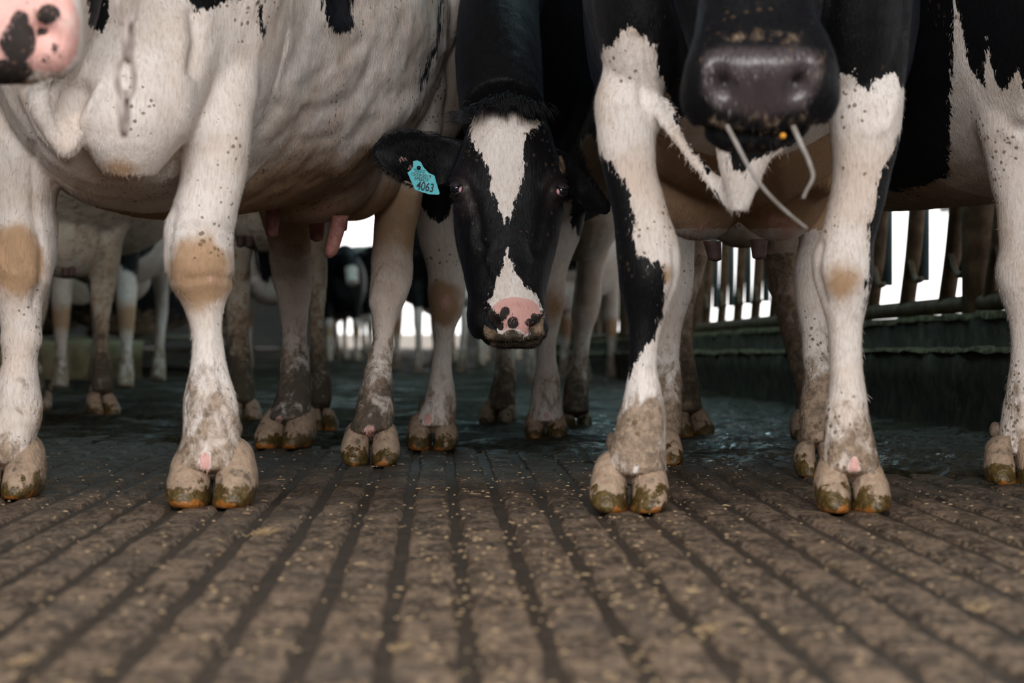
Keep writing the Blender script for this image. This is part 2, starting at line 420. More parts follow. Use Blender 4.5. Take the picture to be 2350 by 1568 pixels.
def boxm(name, x0, x1, y0, y1, z0, z1, m, parent=None):
    v = [(x, y, z) for z in (z0, z1) for y in (y0, y1) for x in (x0, x1)]
    f = [(0, 2, 3, 1), (4, 5, 7, 6), (0, 1, 5, 4), (2, 6, 7, 3), (0, 4, 6, 2), (1, 3, 7, 5)]
    me = bpy.data.meshes.new(name); me.from_pydata(v, [], f); me.update(); return link(name, me, m, parent, smooth=False)
def struct(o, label=None):
    o['kind'] = 'structure'
    if label: o['label'] = label
    return o

# ================================================================== THE BARN
def make_concrete():
    m, nt, b = mat('worn_concrete')
    n1 = noise(nt, (18, 9, 18), 1, 5, .66); n2 = noise(nt, (85, 45, 85), 1, 4, .68); n3 = noise(nt, 3.2, 1, 3, .6)
    base = mixc(nt, mapr(nt, n1, .40, .62), (.066, .046, .031), (.270, .190, .130))
    base = mixc(nt, mapr(nt, n2, .50, .62, 0, .8), base, (.36, .265, .185))
    base = mixc(nt, mapr(nt, n2, .47, .36, 0, .85), base, (.026, .018, .013))
    base = mixc(nt, mapr(nt, n3, .5, .72, 0, .5), base, (.13, .105, .085))
    tc = nt.nodes.new('ShaderNodeTexCoord'); sx = nt.nodes.new('ShaderNodeSeparateXYZ'); lk(nt, tc.outputs['Object'], sx.inputs[0])
    dirt_shade = mapr(nt, mth(nt, 'ADD', sx.outputs[1], mth(nt, 'MULTIPLY', mth(nt, 'SUBTRACT', noise(nt, (9, 5, 9), 1, 4, .65), .5), 4.0)), 3.5, 5.6, 0, .85)
    base = mixc(nt, dirt_shade, base, (.030, .021, .013)); lk(nt, base, b.inputs['Base Color'])  # dirt film towards the rear, with the floor's light falloff painted in
    lk(nt, mapr(nt, n1, .3, .7, .42, .8), b.inputs['Roughness']); b.inputs['Specular IOR Level'].default_value = .35
    bump(nt, b, mth(nt, 'ADD', n1, mth(nt, 'MULTIPLY', n2, .6)), 1.0, .028); return m
M_CONC = make_concrete()
M_GROOVE = simple('groove_mud', (.028, .019, .012), .65, (.054, .039, .027), 25, .006)
def make_slurry():
    m, nt, b = mat('wet_manure')
    n1 = noise(nt, 42, 1, 4, .66); n2 = noise(nt, 190, 1, 3, .7); n3 = noise(nt, 4, 1, 3, .6)
    base = mixc(nt, mapr(nt, n1, .40, .62), (.010, .008, .004), (.070, .055, .024))
    base = mixc(nt, mapr(nt, n3, .45, .65, 0, .6), base, (.050, .050, .030)); lk(nt, base, b.inputs['Base Color'])
    w_ = mth(nt, 'MULTIPLY', attr(nt, 'wet'), mapr(nt, n1, .56, .44))
    lk(nt, mth(nt, 'ADD', .75, mth(nt, 'MULTIPLY', w_, -.69)), b.inputs['Roughness'])
    lk(nt, mth(nt, 'ADD', .08, mth(nt, 'MULTIPLY', attr(nt, 'wet'), .50)), b.inputs['Specular IOR Level'])
    bump(nt, b, mth(nt, 'ADD', n1, mth(nt, 'MULTIPLY', n2, .6)), 1.0, .030); return m
M_SLURRY = make_slurry()

GQ0, GSP, GW = -0.0341, 0.0770, 0.0135     # grooves: q = x + .031*(y-2.035)
def qx(q, y): return q - .031 * (y - 2.035)
floor = struct(boxm('floor', -14, 6, -.8, 34, -.30, -.0065, M_GROOVE), 'grooved concrete alley floor')
ys = np.r_[np.linspace(.9, 4.4, 110), np.linspace(4.45, 7.2, 44)]
for k in range(-27, 30):
    qa, qb = GQ0 + k * GSP + GW, GQ0 + (k + 1) * GSP - GW
    pr = [(qa - .0045, -.0065), (qa - .001, -.0012), (qa + .004, 0.), (qa * .75 + qb * .25, .0), (qa * .5 + qb * .5, .0004), (qa * .25 + qb * .75, .0), (qb - .004, 0.), (qb + .001, -.0012), (qb + .0045, -.0065)]
    V = []
    for y in ys:
        e1 = (vnoise(np.array([[y, k * 3.1]]), 14, 5)[0] - .5) * .007; e2 = (vnoise(np.array([[y, k * 3.1 + 1.5]]), 14, 6)[0] - .5) * .007
        for i, (q, z) in enumerate(pr):
            V.append((qx(q + (e1 if i < 3 else e2 if i > 5 else 0), y), y, z))
    V = np.array(V); V[:, 2] += (vnoise(V[:, :2], 30, 9) - .5) * .0022 * (V[:, 2] > -.004)
    n = len(pr); fs = [(j * n + i, j * n + i + 1, (j + 1) * n + i + 1, (j + 1) * n + i) for j in range(len(ys) - 1) for i in range(n - 1)]
    me = bpy.data.meshes.new('concrete_strip'); me.from_pydata(V.tolist(), [], fs); me.update()
    link('concrete_strip', me, M_CONC, floor)

M_YARD = simple('yard_ground', (.16, .14, .12), .9, (.22, .19, .16), 2)
struct(boxm('ground', -150, 150, -150, 200, -.5, -.31, M_YARD), 'bare yard ground outside the barn')
# manure slurry on the rear of the alley
YB = np.array([(-6, 6.4), (-1.4, 6.4), (-.9, 6.2), (-.6, 5.95), (-.35, 5.6), (0., 5.6), (.2, 5.45), (.4, 5.2), (.6, 4.95), (.8, 4.7), (1.05, 4.5), (1.6, 4.0), (3, 3.6)])
yy = np.r_[np.linspace(3.8, 8, 190), np.geomspace(8.04, 33.5, 120)]; xx = np.linspace(-1, 1, 300)
gx = []; 
for y in yy: gx.append(np.c_[xx * np.interp(y, (3.8, 8, 40), (1.35, 2.4, 12)), np.full(len(xx), y)])
G = np.vstack(gx); yb = np.interp(G[:, 0], YB[:, 0], YB[:, 1])
mk = sst(G[:, 1] - yb + (fbm(G, 5, 21) - .5) * 1.0, -.10, .28)
z = -.013 + mk * (.013 + .020 * (fbm(G, 18, 4, 4) - .40) * np.clip(9 / G[:, 1], .3, 1) + .010 * sst(fbm(G, 5.5, 8), .5, .7))
nx = len(xx); fs = (np.arange(len(yy) - 1)[:, None] * nx + np.arange(nx - 1)[None]).ravel()
keepf = (G[fs, 0] < 1.31 - .0987 * (G[fs, 1] - 6.79)) | (G[fs, 1] > 17.6)
keepf &= G[fs, 0] < 3.0
fs = fs[keepf]
me = bpy.data.meshes.new('manure_slurry'); me.from_pydata(np.c_[G, z].tolist(), [], np.c_[fs, fs + 1, fs + nx + 1, fs + nx].tolist()); me.update()
setattr_f(me, 'wet', np.clip(sst(G[:, 0] / G[:, 1], -.015, .05) * sst(fbm(G, 3.5, 77), .30, .5) + .55 * sst(fbm(G, 6, 78), .52, .66), 0, 1))
tag(link('manure_slurry', me, M_SLURRY), 'wet dark green manure slurry spread over the back of the alley', 'manure', kind='stuff')

# straw and feed crumbs
V = []; Fs = []
for i in range(1500):
    y = 1.5 + 4.6 * rnd.random() ** 1.3; x = (rnd.random() * 2 - 1) * y * .23
    if (rnd.random() < .35): x = x * .3 + .15 * y * .2
    L = rnd.uniform(.0012, .0045) * (1 if rnd.random() < .94 else 2.4); w = rnd.uniform(.0008, .0020); a = rnd.gauss(0, .6); h = rnd.uniform(.0008, .002)
    c, s_ = math.cos(a), math.sin(a); n0 = len(V)
    for (lx, ly, lz) in ((-L, -w, 0), (L, -w * .6, 0), (L * .8, w, 0), (-L * .7, w * .8, 0), (-L * .5, 0, h), (L * .5, 0, h)):
        V.append((x + lx * c - ly * s_, y + lx * s_ + ly * c, .0008 + lz))
    Fs += [(n0, n0 + 1, n0 + 5, n0 + 4), (n0 + 1, n0 + 2, n0 + 5), (n0 + 2, n0 + 3, n0 + 4, n0 + 5), (n0 + 3, n0, n0 + 4)]
me = bpy.data.meshes.new('straw_litter'); me.from_pydata(V, [], Fs); me.update()
tag(link('straw_litter', me, M_STRAW, smooth=False), 'fine straw and feed crumbs scattered over the grooved concrete', 'straw', kind='stuff')

# roof, left wall
M_ROOF = simple('roof_sheet', (.16, .17, .17), .6, (.22, .22, .21), 3)
M_WALLC = simple('mossy_concrete', (.030, .026, .017), .85, (.085, .072, .042), 14, .012)
M_MOSS = simple('moss_ledge', (.055, .045, .022), .95, (.21, .18, .085), 30, .03)
roof = struct(boxm('ceiling', -14, 6, -.8, 34, 3.6, 3.7, M_ROOF), 'dim sheet metal barn roof')
struct(boxm('wall_left', -14.1, -14, -.8, 34, 0, 3.6, M_ROOF), 'dim barn side wall')
struct(boxm('wall_back', -14, -2.5, 34, 34.1, 0, 3.6, M_ROOF), 'dim barn end wall left of the opening')
struct(boxm('wall_back', -.7, 1.3, 34, 34.1, 0, 3.6, M_ROOF), 'dim barn end wall right of the opening')
struct(boxm('front_light_blocker', -14, -3.0, -.9, -.8, 0, 3.6, M_ROOF), 'unseen panel added to narrow the front light, left of the opening')  # unseen panels added either side of the opening to narrow the front light
struct(boxm('front_light_blocker', 2.6, 6, -.9, -.8, 0, 3.6, M_ROOF), 'unseen panel added to narrow the front light, right of the opening')
struct(boxm('front_light_blocker', -3.0, 2.6, -.9, -.8, 0, 1.25, M_ROOF), 'unseen low panel added to block low front light')  # added behind the camera to keep low light off the undersides
struct(boxm('side_light_blocker', 6, 6.1, -.8, 34, 1.9, 3.6, M_ROOF), 'unseen panel added to cut daylight from the open feed side')  # added out of view so only low-angle side light gets in
m, nt, b = mat('skylight_panel'); b.inputs['Base Color'].default_value = (.1, .4, .45, 1)
b.inputs['Emission Color'].default_value = (.52, .83, .90, 1); b.inputs['Emission Strength'].default_value = SKYLIGHT
for k in range(5):
    struct(boxm('window_%d' % (k + 1), .5, 1.7, 6.8 + k * 4.2, 7.8 + k * 4.2, 3.57, 3.6, m), 'translucent blue-green roof skylight')

for k in range(4):
    struct(boxm('window_%d' % (k + 6), -1.7, -.7, 9.0 + k * 4.2, 10.0 + k * 4.2, 3.57, 3.6, m), 'translucent blue-green roof skylight')
# feed curb on the right
def wx(y): return 1.30 - .0987 * (y - 6.79)
def zl(y, a, b): return a + (b - a) * (y - 6.79) / (11.1 - 6.79)
yw = np.linspace(3.0, 17.6, 260)
V = []; prof_n = 0
for y in yw:
    x = wx(y); z2 = max(zl(y, .232, .18), .09); z1 = max(zl(y, .335, .268), z2 + .07)
    pr = [(0, -.02), (.0, z2 * .45), (-.012, z2 * .62), (-.016, z2 - .008), (-.004, z2), (.05, z2 + .002), (.055, z2 + .01), (.05, z1 - .012), (.056, z1), (.30, z1 + .004), (.30, -.02)]
    prof_n = len(pr)
    V += [(x + a, y, c) for a, c in pr]
V = np.array(V); nz = (fbm(V, 9, 33, 4) - .5); V[:, 0] += nz * .022; V[:, 2] += (fbm(V, 16, 35) - .5) * .010 * (V[:, 2] > .05)
n = prof_n; fs = [(j * n + i, j * n + i + 1, (j + 1) * n + i + 1, (j + 1) * n + i) for j in range(len(yw) - 1) for i in range(n - 1)]
me = bpy.data.meshes.new('wall_right'); me.from_pydata(V.tolist(), [], fs); me.update()
wall_r = struct(link('wall_right', me, M_WALLC), 'low stepped mossy concrete feed curb')
V = []
for y in yw:
    x = wx(y); z2 = max(zl(y, .232, .18), .09); z1 = max(zl(y, .335, .268), z2 + .07)
    V += [(x - .024, y, z2 - .004), (x - .02, y, z2 + .006), (x + .04, y, z2 + .009), (x + .046, y, z1 - .010), (x + .048, y, z1 + .008), (x + .2, y, z1 + .012)]
V = np.array(V); V[:, 0] += (fbm(V, 22, 44) - .5) * .03; V[:, 2] += (fbm(V, 20, 45) - .5) * .03
n = 6; f1 = [(j * n + i, j * n + i + 1, (j + 1) * n + i + 1, (j + 1) * n + i) for j in range(len(yw) - 1) for i in (0, 1, 3, 4)]
me = bpy.data.meshes.new('moss_edge'); me.from_pydata(V.tolist(), [], f1); me.update()
link('moss_edge', me, M_MOSS, wall_r)

# headlock fence standing on the curb
M_PIPE = simple('pipe_grey_blue', (.10, .17, .20), .5, (.17, .24, .26), 12, .001, .3)
M_PIPED = simple('pipe_dirty', (.11, .07, .042), .8, (.22, .155, .10), 18, .004)
hl = bpy.data.objects.new('headlock_fence', None); col.objects.link(hl); hl.location = (wx(8) + .14, 8, 0)
tag(hl, 'steel headlock feed fence with slanted dirty bars on the curb', 'fence')
def hp(name, pts, r, m, K=10):
    o = tube(name, np.array(pts) - np.array(hl.location), r, m, hl, K); return o
def fx(y): return wx(y) + .14
hp('bottom_rail', [(fx(y), y, zl(y, .378, .307)) for y in np.linspace(3.5, 17.4, 12)], .026, M_PIPED)
hp('top_rail', [(fx(y), y, 1.12) for y in (3.5, 17.4)], .028, M_PIPE)
for y in (4.9, 7.23, 9.6, 12.0, 14.4, 16.8):
    hp('post', [(fx(y), y, .02), (fx(y), y, 1.3)], .052, M_PIPED, 8)
y = 4.6
while y < 17:
    if min(abs(y - p) for p in (4.9, 7.23, 9.6, 12.0, 14.4, 16.8)) > .12:
        zb = zl(y, .37, .30)
        hp('slanted_bar', [(fx(y) - .01, y + .16, zb), (fx(y) - .01, y + .02, zb + .18), (fx(y) - .01, y - .10, zb + .42)], .027 if y < 8.6 else .021, M_PIPED)
        hp('slanted_bar', [(fx(y) - .01, y - .095, zb + .40), (fx(y) - .01, y - .25, 1.10)], .019 if y < 8.6 else .015, M_PIPE)
        hp('upright_bar', [(fx(y) + .03, y + .05, zb + .10), (fx(y) + .03, y + .05, 1.10)], .019 if y < 8.6 else .015, M_PIPE)
        hp('latch_rod', [(fx(y) - .02, y + .02, zb + .17), (fx(y) - .02, y - .10, zb + .10), (fx(y) - .02, y - .2, zb + .10)], .010, M_PIPED, 6)
    y += .475 if y < 8.6 else .40

# stall curb on the left at the back
V = []; xs_ = np.linspace(-5.2, -2.08, 60)
for x in xs_: V += [(x, 13.6, -.02), (x, 13.58, .11), (x, 13.6, .20), (x, 13.66, .222), (x, 18.5, .225)]
V = np.array(V); V[:, 1] += (fbm(V, 8, 61) - .5) * .08; V[:, 2] += (fbm(V, 6, 62) - .5) * .05 * (V[:, 2] > .05)
n = 5; fs = [(j * n + i, (j + 1) * n + i, (j + 1) * n + i + 1, j * n + i + 1) for j in range(len(xs_) - 1) for i in range(n - 1)]
me = bpy.data.meshes.new('stall_curb'); me.from_pydata(V.tolist(), [], fs); me.update()
M_CURB = simple('curb_concrete', (.16, .122, .066), .85, (.30, .25, .14), 7, .02)
struct(link('trim_1', me, M_CURB), 'mossy concrete stall curb at the back left')

# ================================================================== COWS
VX = .0068
# ---------------- cow A: white cow on the left
A = Soup()
leg(A, 4.011, [(0, 400, 600), (120, 408, 598), (200, 405, 592), (277, 403, 583), (356, 412, 572), (435, 407, 560), (474, 393, 550), (514, 377, 541), (553, 375, 534), (617, 381, 534), (645, 388, 529), (682, 414, 519), (723, 428, 512), (805, 440, 516), (846, 435, 522), (886, 426, 535), (927, 420, 545), (968, 421, 549), (1009, 416, 551), (1050, 402, 563), (1072, 394, 568)], bend=[(0, .12), (300, .03), (1085, 0)])
leg(A, 4.214, [(60, -70, 60), (200, -62, 75), (237, -57, 90), (328, -40, 128), (395, -30, 131), (494, -25, 129), (522, -28, 132), (560, -28, 131), (601, -22, 124), (641, -18, 117), (670, -12, 108), (703, -2, 97), (764, 3, 91), (846, 0, 88), (886, -8, 94), (927, -14, 98), (968, -20, 95), (1009, -40, 80), (1040, -70, 76), (1056, -82, 76)], bend=[(60, .1), (300, .03), (1065, 0)])
leg(A, 5.2, [(-160, 850, 1060), (0, 880, 1073), (38, 885, 1067), (77, 888, 1054), (115, 888, 1036), (142, 885, 1024), (165, 883, 1021), (191, 880, 1027), (230, 875, 1021), (298, 872, 1014), (360, 874, 995), (402, 876, 982), (440, 868, 972), (480, 861, 967), (519, 858, 957), (559, 856, 951), (590, 851, 948), (626, 850, 948), (658, 848, 944), (693, 845, 931), (725, 852, 915), (757, 854, 905), (796, 851, 900), (836, 842, 898), (875, 832, 900), (915, 822, 904), (954, 809, 907), (985, 801, 905)], thick=1.1, bend=[(-160, .25), (150, .17), (560, .14), (680, .10), (985, 0)])
leg(A, 5.945, [(300, 540, 720), (440, 572, 716), (480, 591, 712), (519, 603, 711), (559, 615, 712), (590, 617, 714), (618, 620, 716), (658, 629, 716), (678, 635, 714), (701, 639, 709), (737, 644, 706), (780, 646, 705), (816, 645, 710), (856, 640, 714), (895, 635, 716), (935, 623, 714), (960, 612, 715)], thick=1.1, bend=[(300, -.35), (480, -.1), (640, .1), (960, 0)])
loft_y(A, [(3.98, -.66, .93, .10, .26), (4.08, -.66, .93, .21, .36), (4.3, -.665, .935, .29, .42), (4.6, -.63, .945, .345, .44), (4.85, -.565, .955, .37, .425), (5.15, -.525, .975, .375, .415), (5.45, -.46, 1.02, .32, .37), (5.75, -.40, 1.06, .2, .26)], 2.2)
# brisket, dewlap, shoulders
loft_path(A, [(-.62, 4.18, .98, .17, .13), (-.635, 4.06, .74, .14, .12), (-.635, 4.02, .62, .095, .10), (-.638, 4.03, .555, .045, .06)], 2.1)
loft_path(A, [(-.66, 3.75, 1.05, .05, .10), (-.705, 3.86, .80, .045, .07), (-.745, 3.93, .66, .030, .05), (-.715, 3.96, .585, .012, .03)], 2.0)
A.ell((-.50, 4.22, .95), (.11, .17, .26)); A.ell((-.80, 4.25, .95), (.11, .17, .26))
A.ell((-.435, 5.17, .665), (.165, .20, .145)); A.ell((-.36, 5.32, .66), (.12, .16, .13))
A.ell((-.20, 5.62, 1.0), (.14, .18, .30)); A.ell((-.52, 5.75, 1.0), (.14, .18, .30))
# neck and head
loft_path(A, [(-.62, 4.4, 1.22, .18, .24), (-.66, 3.95, 1.22, .15, .20), (-.69, 3.55, 1.10, .115, .15), (-.68, 3.30, 1.02, .09, .11)], 2.1)
def head_rows(s, d, rows, n=2.5):
    """rows: v, left, right, front depth, half thickness"""
    r = np.array(rows, float); vn = np.linspace(r[0, 0], r[-1, 0], 60); Q = pchip(r[:, 0], r[:, 1:], vn); R = []
    for v, (l, rr, yf, t) in zip(vn, Q):
        D = d; c = P((l + rr) / 2, v, D); w = (rr - l) / 2 * D / F; t = max(t, .006)
        R.append(sring((c[0], yf + t, c[2]), (w, 0, 0), (0, t, 0), n, 36))
    s.rings(R)
HA = 3.06
head_rows(A, HA, [(-560, -60, 95, 3.20, .05), (-520, -95, 130, 3.16, .08), (-430, -130, 165, 3.13, .11), (-330, -110, 150, 3.10, .10), (-200, -95, 140, 3.06, .085), (-120, -105, 152, 3.03, .075), (-50, -130, 178, 3.005, .068), (20, -142, 190, 2.985, .062), (80, -146, 192, 2.985, .060), (130, -138, 186, 2.995, .056), (168, -110, 165, 3.01, .045), (190, -70, 130, 3.03, .025)])
ORA = (-.52, 4.8, 0)
me = remesh(A, VX, 5, 'cow_body')
v = getv(me); uv = px(v); nrm = getn(me); fr = v[:, 1] < 4.75
amp = np.zeros(len(v))
def ridge(pts, w, a, g): 
    global amp
    amp += np.where(g, a * np.exp(-(linesd(uv, pts) / w) ** 2), 0)
fl = (v[:, 1] > 4.25) & (v[:, 1] < 5.35)
for pts, w, a in ([[(640, 215), (720, 175), (820, 130), (840, 115)], 22, .010], [[(640, 270), (730, 225), (800, 205), (835, 240)], 24, .010], [[(690, 300), (770, 290), (830, 245)], 18, .009], [[(650, 345), (740, 330), (790, 290)], 26, .012], [[(940, 240), (870, 300), (800, 360), (780, 400)], 20, .016], [[(960, 215), (910, 255), (840, 320)], 16, .010], [[(690, 195), (760, 150), (830, 95)], 12, -.008], [[(690, 250), (770, 245), (840, 180)], 12, -.008], [[(700, 320), (760, 310), (790, 270)], 12, -.008]): ridge(pts, w * 1.25, a * .48, fl)
kn = fr & (v[:, 2] < .75)
for pts, w, a in ([[(395, 530), (440, 520), (500, 522), (530, 530)], 7, -.004], [[(392, 552), (450, 545), (520, 545)], 6, -.004], [[(400, 575), (470, 560), (525, 560)], 5, -.003], [[(430, 640), (480, 632), (525, 640)], 9, -.004], [[(400, 480), (384, 560), (392, 640)], 10, -.005], [[(500, 720), (505, 850), (520, 920)], 10, -.003], [[(75, 330), (78, 480), (95, 560), (80, 700)], 9, -.006], [[(40, 540), (60, 600), (80, 640)], 12, .005], [[(445, 30), (455, 90), (440, 160)], 16, -.012], [[(410, 60), (420, 200), (430, 300)], 25, .006], [[(530, 700), (518, 620)], 10, .004]): ridge(pts, w, a, kn | (fr & (v[:, 2] < 1.0)))
amp += np.where(fr, .012 * gau(uv, (455, 610), (60, 70)) + .010 * gau(uv, (45, 600), (60, 70)), 0)
amp += np.where(fl, (fbm(v * np.array([1, 1, 1.6]), 9, 71) - .5) * .020, (fbm(v, 14, 72) - .5) * .006)
# dewlap fold
ridge([(60, 215), (100, 300), (150, 350), (185, 300), (235, 200)], 14, .012, fr); ridge([(120, 215), (145, 280), (180, 210)], 24, -.022, fr)
# nose
hd = v[:, 1] < 3.25
amp += np.where(hd, -.024 * gau(uv, (105, 75), (34, 24), .6) - .02 * gau(uv, (-70, 75), (34, 24), -.6) + .006 * gau(uv, (150, 60), (26, 60)), 0)
v = v + nrm * amp[:, None]; setv(me, v)
blk = np.full(len(v), -1.0)
def add_black(poly, gate, sc_=.0008):
    global blk
    blk = np.where(gate, np.maximum(blk, polysd(uv, poly) * sc_), blk)
add_black([(732, -200), (738, 31), (750, 58), (765, 75), (776, 82), (788, 72), (805, 76), (814, 57), (817, -200)], fl)
add_black([(427, -80), (432, 5), (466, 26), (486, 16), (515, 3), (549, -2), (560, -80)], v[:, 1] < 4.4)
add_black([(198, -80), (202, 40), (206, 59), (229, 77), (250, 45), (249, -80)], (v[:, 1] < 4.4) & ~hd)
add_black([(583, -40), (594, 40), (601, 91), (606, 90), (605, 51), (596, -40)], (v[:, 1] < 5.2) & ~hd)
add_black([(1014, -20), (1020, -20), (1008, 90), (987, 160), (965, 208), (961, 200), (984, 140), (1003, 80)], (v[:, 1] > 4.9) & (v[:, 1] < 5.4))
dark = np.zeros(len(v))
for (c, r) in (((40, 95), (42, 45)), ((10, 165), (70, 30)), ((45, 45), (20, 22)), ((112, 32), (26, 22)), ((128, 110), (10, 9)), ((106, 134), (9, 10)), ((-60, 90), (50, 70)), ((103, 76), (16, 10))): dark = np.maximum(dark, np.where(hd, gau(uv, c, r) * 1.3, 0))
tan = np.where(fr, (.55 + .9 * fbm(v, 30, 51)) * np.exp(-(np.hypot((uv[:, 0] - 465) / 80, (uv[:, 1] - 612) / 92) + (fbm(v, 16, 52) - .5) * .7) ** 4) + (.55 + .9 * fbm(v, 30, 53)) * np.exp(-(np.hypot((uv[:, 0] - 34) / 76, (uv[:, 1] - 595) / 98) + (fbm(v, 16, 54) - .5) * .7) ** 4) + .8 * gau(uv, (270, 390), (70, 34)) + .3 * gau(uv, (490, 340), (40, 60)), 0) + np.where(v[:, 1] > 4.4, .22 + .65 * (1 - sst(v[:, 2] + (fbm(v, 7, 57) - .5) * .2, .52, .72)) * sst(v[:, 2] + (fbm(v, 9, 58) - .5) * .2, .36, .54), 0)  # knees tan; belly tan is soiled hide, deepened to paint in shade underneath
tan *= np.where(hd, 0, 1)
pink = np.where(fr, gau(uv, (470, 1058), (11, 22)) * 1.6 + .5 * gau(uv, (490, 640), (40, 14)), 0) + np.where(hd, np.where(polysd(uv, [(-150, -40), (150, -40), (178, 40), (175, 130), (140, 165), (-150, 165)]) > 0, .75, 0), 0)
pink = np.maximum(pink, np.where((v[:, 1] > 4.9) & (v[:, 2] < .62) & (v[:, 2] > .48), .42 * gau(uv, (730, 500), (160, 45)), 0))
rear = v[:, 1] > 4.95
pink = np.maximum(pink, np.where(rear, gau(uv, (848, 990), (15, 16)) + gau(uv, (640, 962), (9, 9)), 0))
mud = splash_mud(v, .27, .05, .78, .20) + np.where(rear & (v[:, 2] < .5), .18 * (1 - sst(v[:, 2], .22, .5)), 0)
mud += np.where(fr, .16 * gau(uv, (455, 880), (40, 40)), 0); mud = np.where(hd, 0, mud)
dung = np.where(rear, .62 * (1 - sst(v[:, 2], .10, .36)) + .5 * gau(uv, (700, 860), (25, 120)), 0) * (v[:, 2] < .45)
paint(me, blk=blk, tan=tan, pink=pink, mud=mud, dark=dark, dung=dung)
cowA = finish_cow(me, 'cow', 'white cow at left with orange-brown knees and a large white belly', ORA)
hooves(cowA, [(478, 1165, 208, 0), (-8, 1145, 190, -.08), (847, 1070, 136, 0), (650, 1030, 132, -.30)], np.array(ORA))
teats(cowA, [(626, 488, 5.06, .052, .0135, -.002, 0), (778, 508, 5.10, .078, .016, -.020, 0), (727, 503, 5.34, .050, .017, 0, 0), (786, 505, 5.36, .026, .011, 0, 0)], np.array(ORA))

# ---------------- cow C: black cow on the right
Cc = Soup(); dC = DG(1178)
leg(Cc, dC, [(-60, 1350, 1560), (61, 1378, 1545), (107, 1384, 1525), (161, 1382, 1518), (229, 1362, 1518), (286, 1366, 1510), (339, 1371, 1507), (393, 1383, 1507), (428, 1392, 1516), (464, 1400, 1527), (500, 1407, 1537), (546, 1412, 1553), (585, 1416, 1560), (628, 1420, 1560), (663, 1424, 1553), (693, 1430, 1542), (728, 1438, 1527), (780, 1443, 1516), (824, 1441, 1513), (867, 1438, 1514), (910, 1432, 1521), (954, 1419, 1527), (997, 1408, 1529), (1040, 1396, 1529), (1082, 1388, 1530)], bend=[(-60, .1), (250, .02), (1085, 0)])
leg(Cc, dC, [(-60, 1890, 2100), (100, 1903, 2085), (171, 1912, 2078), (250, 1902, 2072), (304, 1905, 2066), (339, 1908, 2060), (393, 1911, 2048), (430, 1908, 2040), (464, 1903, 2032), (500, 1893, 2021), (540, 1881, 2010), (563, 1872, 2005), (594, 1863, 2004), (628, 1864, 2003), (659, 1872, 2000), (693, 1883, 1993), (715, 1890, 1987), (745, 1898, 1980), (780, 1902, 1978), (824, 1906, 1979), (867, 1905, 1982), (910, 1899, 1989), (954, 1891, 1995), (997, 1889, 2004), (1040, 1887, 2013), (1080, 1884, 2022)], bend=[(-60, .1), (250, .02), (1080, 0)])
leg(Cc, 5.28, [(330, 1460, 1610), (430, 1478, 1600), (520, 1490, 1594), (607, 1495, 1593), (650, 1497, 1591), (685, 1500, 1586), (715, 1500, 1575), (745, 1499, 1566), (824, 1495, 1561), (867, 1490, 1564), (954, 1480, 1566), (1000, 1475, 1564)], thick=1.15, bend=[(330, .05), (600, .12), (1000, 0)])
leg(Cc, 4.825, [(340, 1790, 1940), (440, 1805, 1932), (500, 1822, 1930), (546, 1833, 1928), (585, 1827, 1925), (628, 1822, 1920), (663, 1823, 1918), (706, 1828, 1910), (758, 1838, 1906), (824, 1841, 1908), (867, 1844, 1915), (910, 1839, 1922), (954, 1834, 1926), (1010, 1838, 1930)], thick=1.15, bend=[(340, .25), (600, .14), (1010, 0)])
loft_y(Cc, [(3.84, .385, 1.03, .10, .25), (3.95, .385, 1.03, .2, .34), (4.15, .395, 1.02, .28, .40), (4.45, .44, 1.0, .31, .44), (4.8, .475, .985, .335, .445), (5.1, .485, .985, .33, .42), (5.35, .485, 1.03, .27, .35), (5.55, .485, 1.06, .16, .25)], 2.2)
loft_path(Cc, [(.38, 3.95, 1.0, .14, .12), (.38, 3.86, .80, .115, .09), (.378, 3.80, .66, .075, .06), (.362, 3.80, .56, .040, .030), (.358, 3.81, .48, .014, .016)], 2.0)
loft_path(Cc, [(.40, 4.2, 1.2, .17, .23), (.39, 3.85, 1.15, .14, .20), (.375, 3.55, 1.02, .11, .14), (.36, 3.40, .93, .085, .10)], 2.1)
def fold(pts, r): loft_path(Cc, [(*P(u, v_, d), q, q * .7) for (u, v_, d), q in zip(pts, r)], 2.0, 14)
fold([(1522, 235, 3.96), (1548, 300, 3.91), (1580, 352, 3.87), (1630, 408, 3.84), (1690, 470, 3.82)], (.018, .014, .012, .014, .02))
fold([(1830, 300, 3.93), (1790, 335, 3.88), (1745, 372, 3.84), (1715, 430, 3.82)], (.016, .012, .014, .02))
Cc.ell((.215, 4.0, .88), (.085, .13, .22)); Cc.ell((.56, 4.0, .88), (.085, .13, .22))
Cc.ell((.385, 4.98, .60), (.105, .14, .125)); Cc.ell((.55, 4.98, .60), (.105, .14, .125)); Cc.ell((.615, 4.86, .585), (.03, .05, .03))
Cc.ell((.60, 4.70, .60), (.055, .12, .05))
HC = 3.22
head_rows(Cc, HC, [(-440, 1660, 1815, 3.42, .05), (-400, 1625, 1850, 3.36, .08), (-310, 1590, 1880, 3.30, .115), (-210, 1598, 1872, 3.26, .105), (-110, 1612, 1862, 3.22, .09), (-30, 1612, 1868, 3.19, .08), (40, 1600, 1880, 3.165, .072), (90, 1590, 1896, 3.14, .068), (150, 1572, 1912, 3.125, .066), (200, 1560, 1922, 3.125, .066), (245, 1560, 1922, 3.135, .064), (280, 1580, 1900, 3.15, .056), (310, 1610, 1860, 3.165, .045), (335, 1640, 1805, 3.19, .028), (350, 1665, 1780, 3.205, .012)])
ORC = (.43, 4.5, 0)
me = remesh(Cc, VX, 5, 'cow_body')
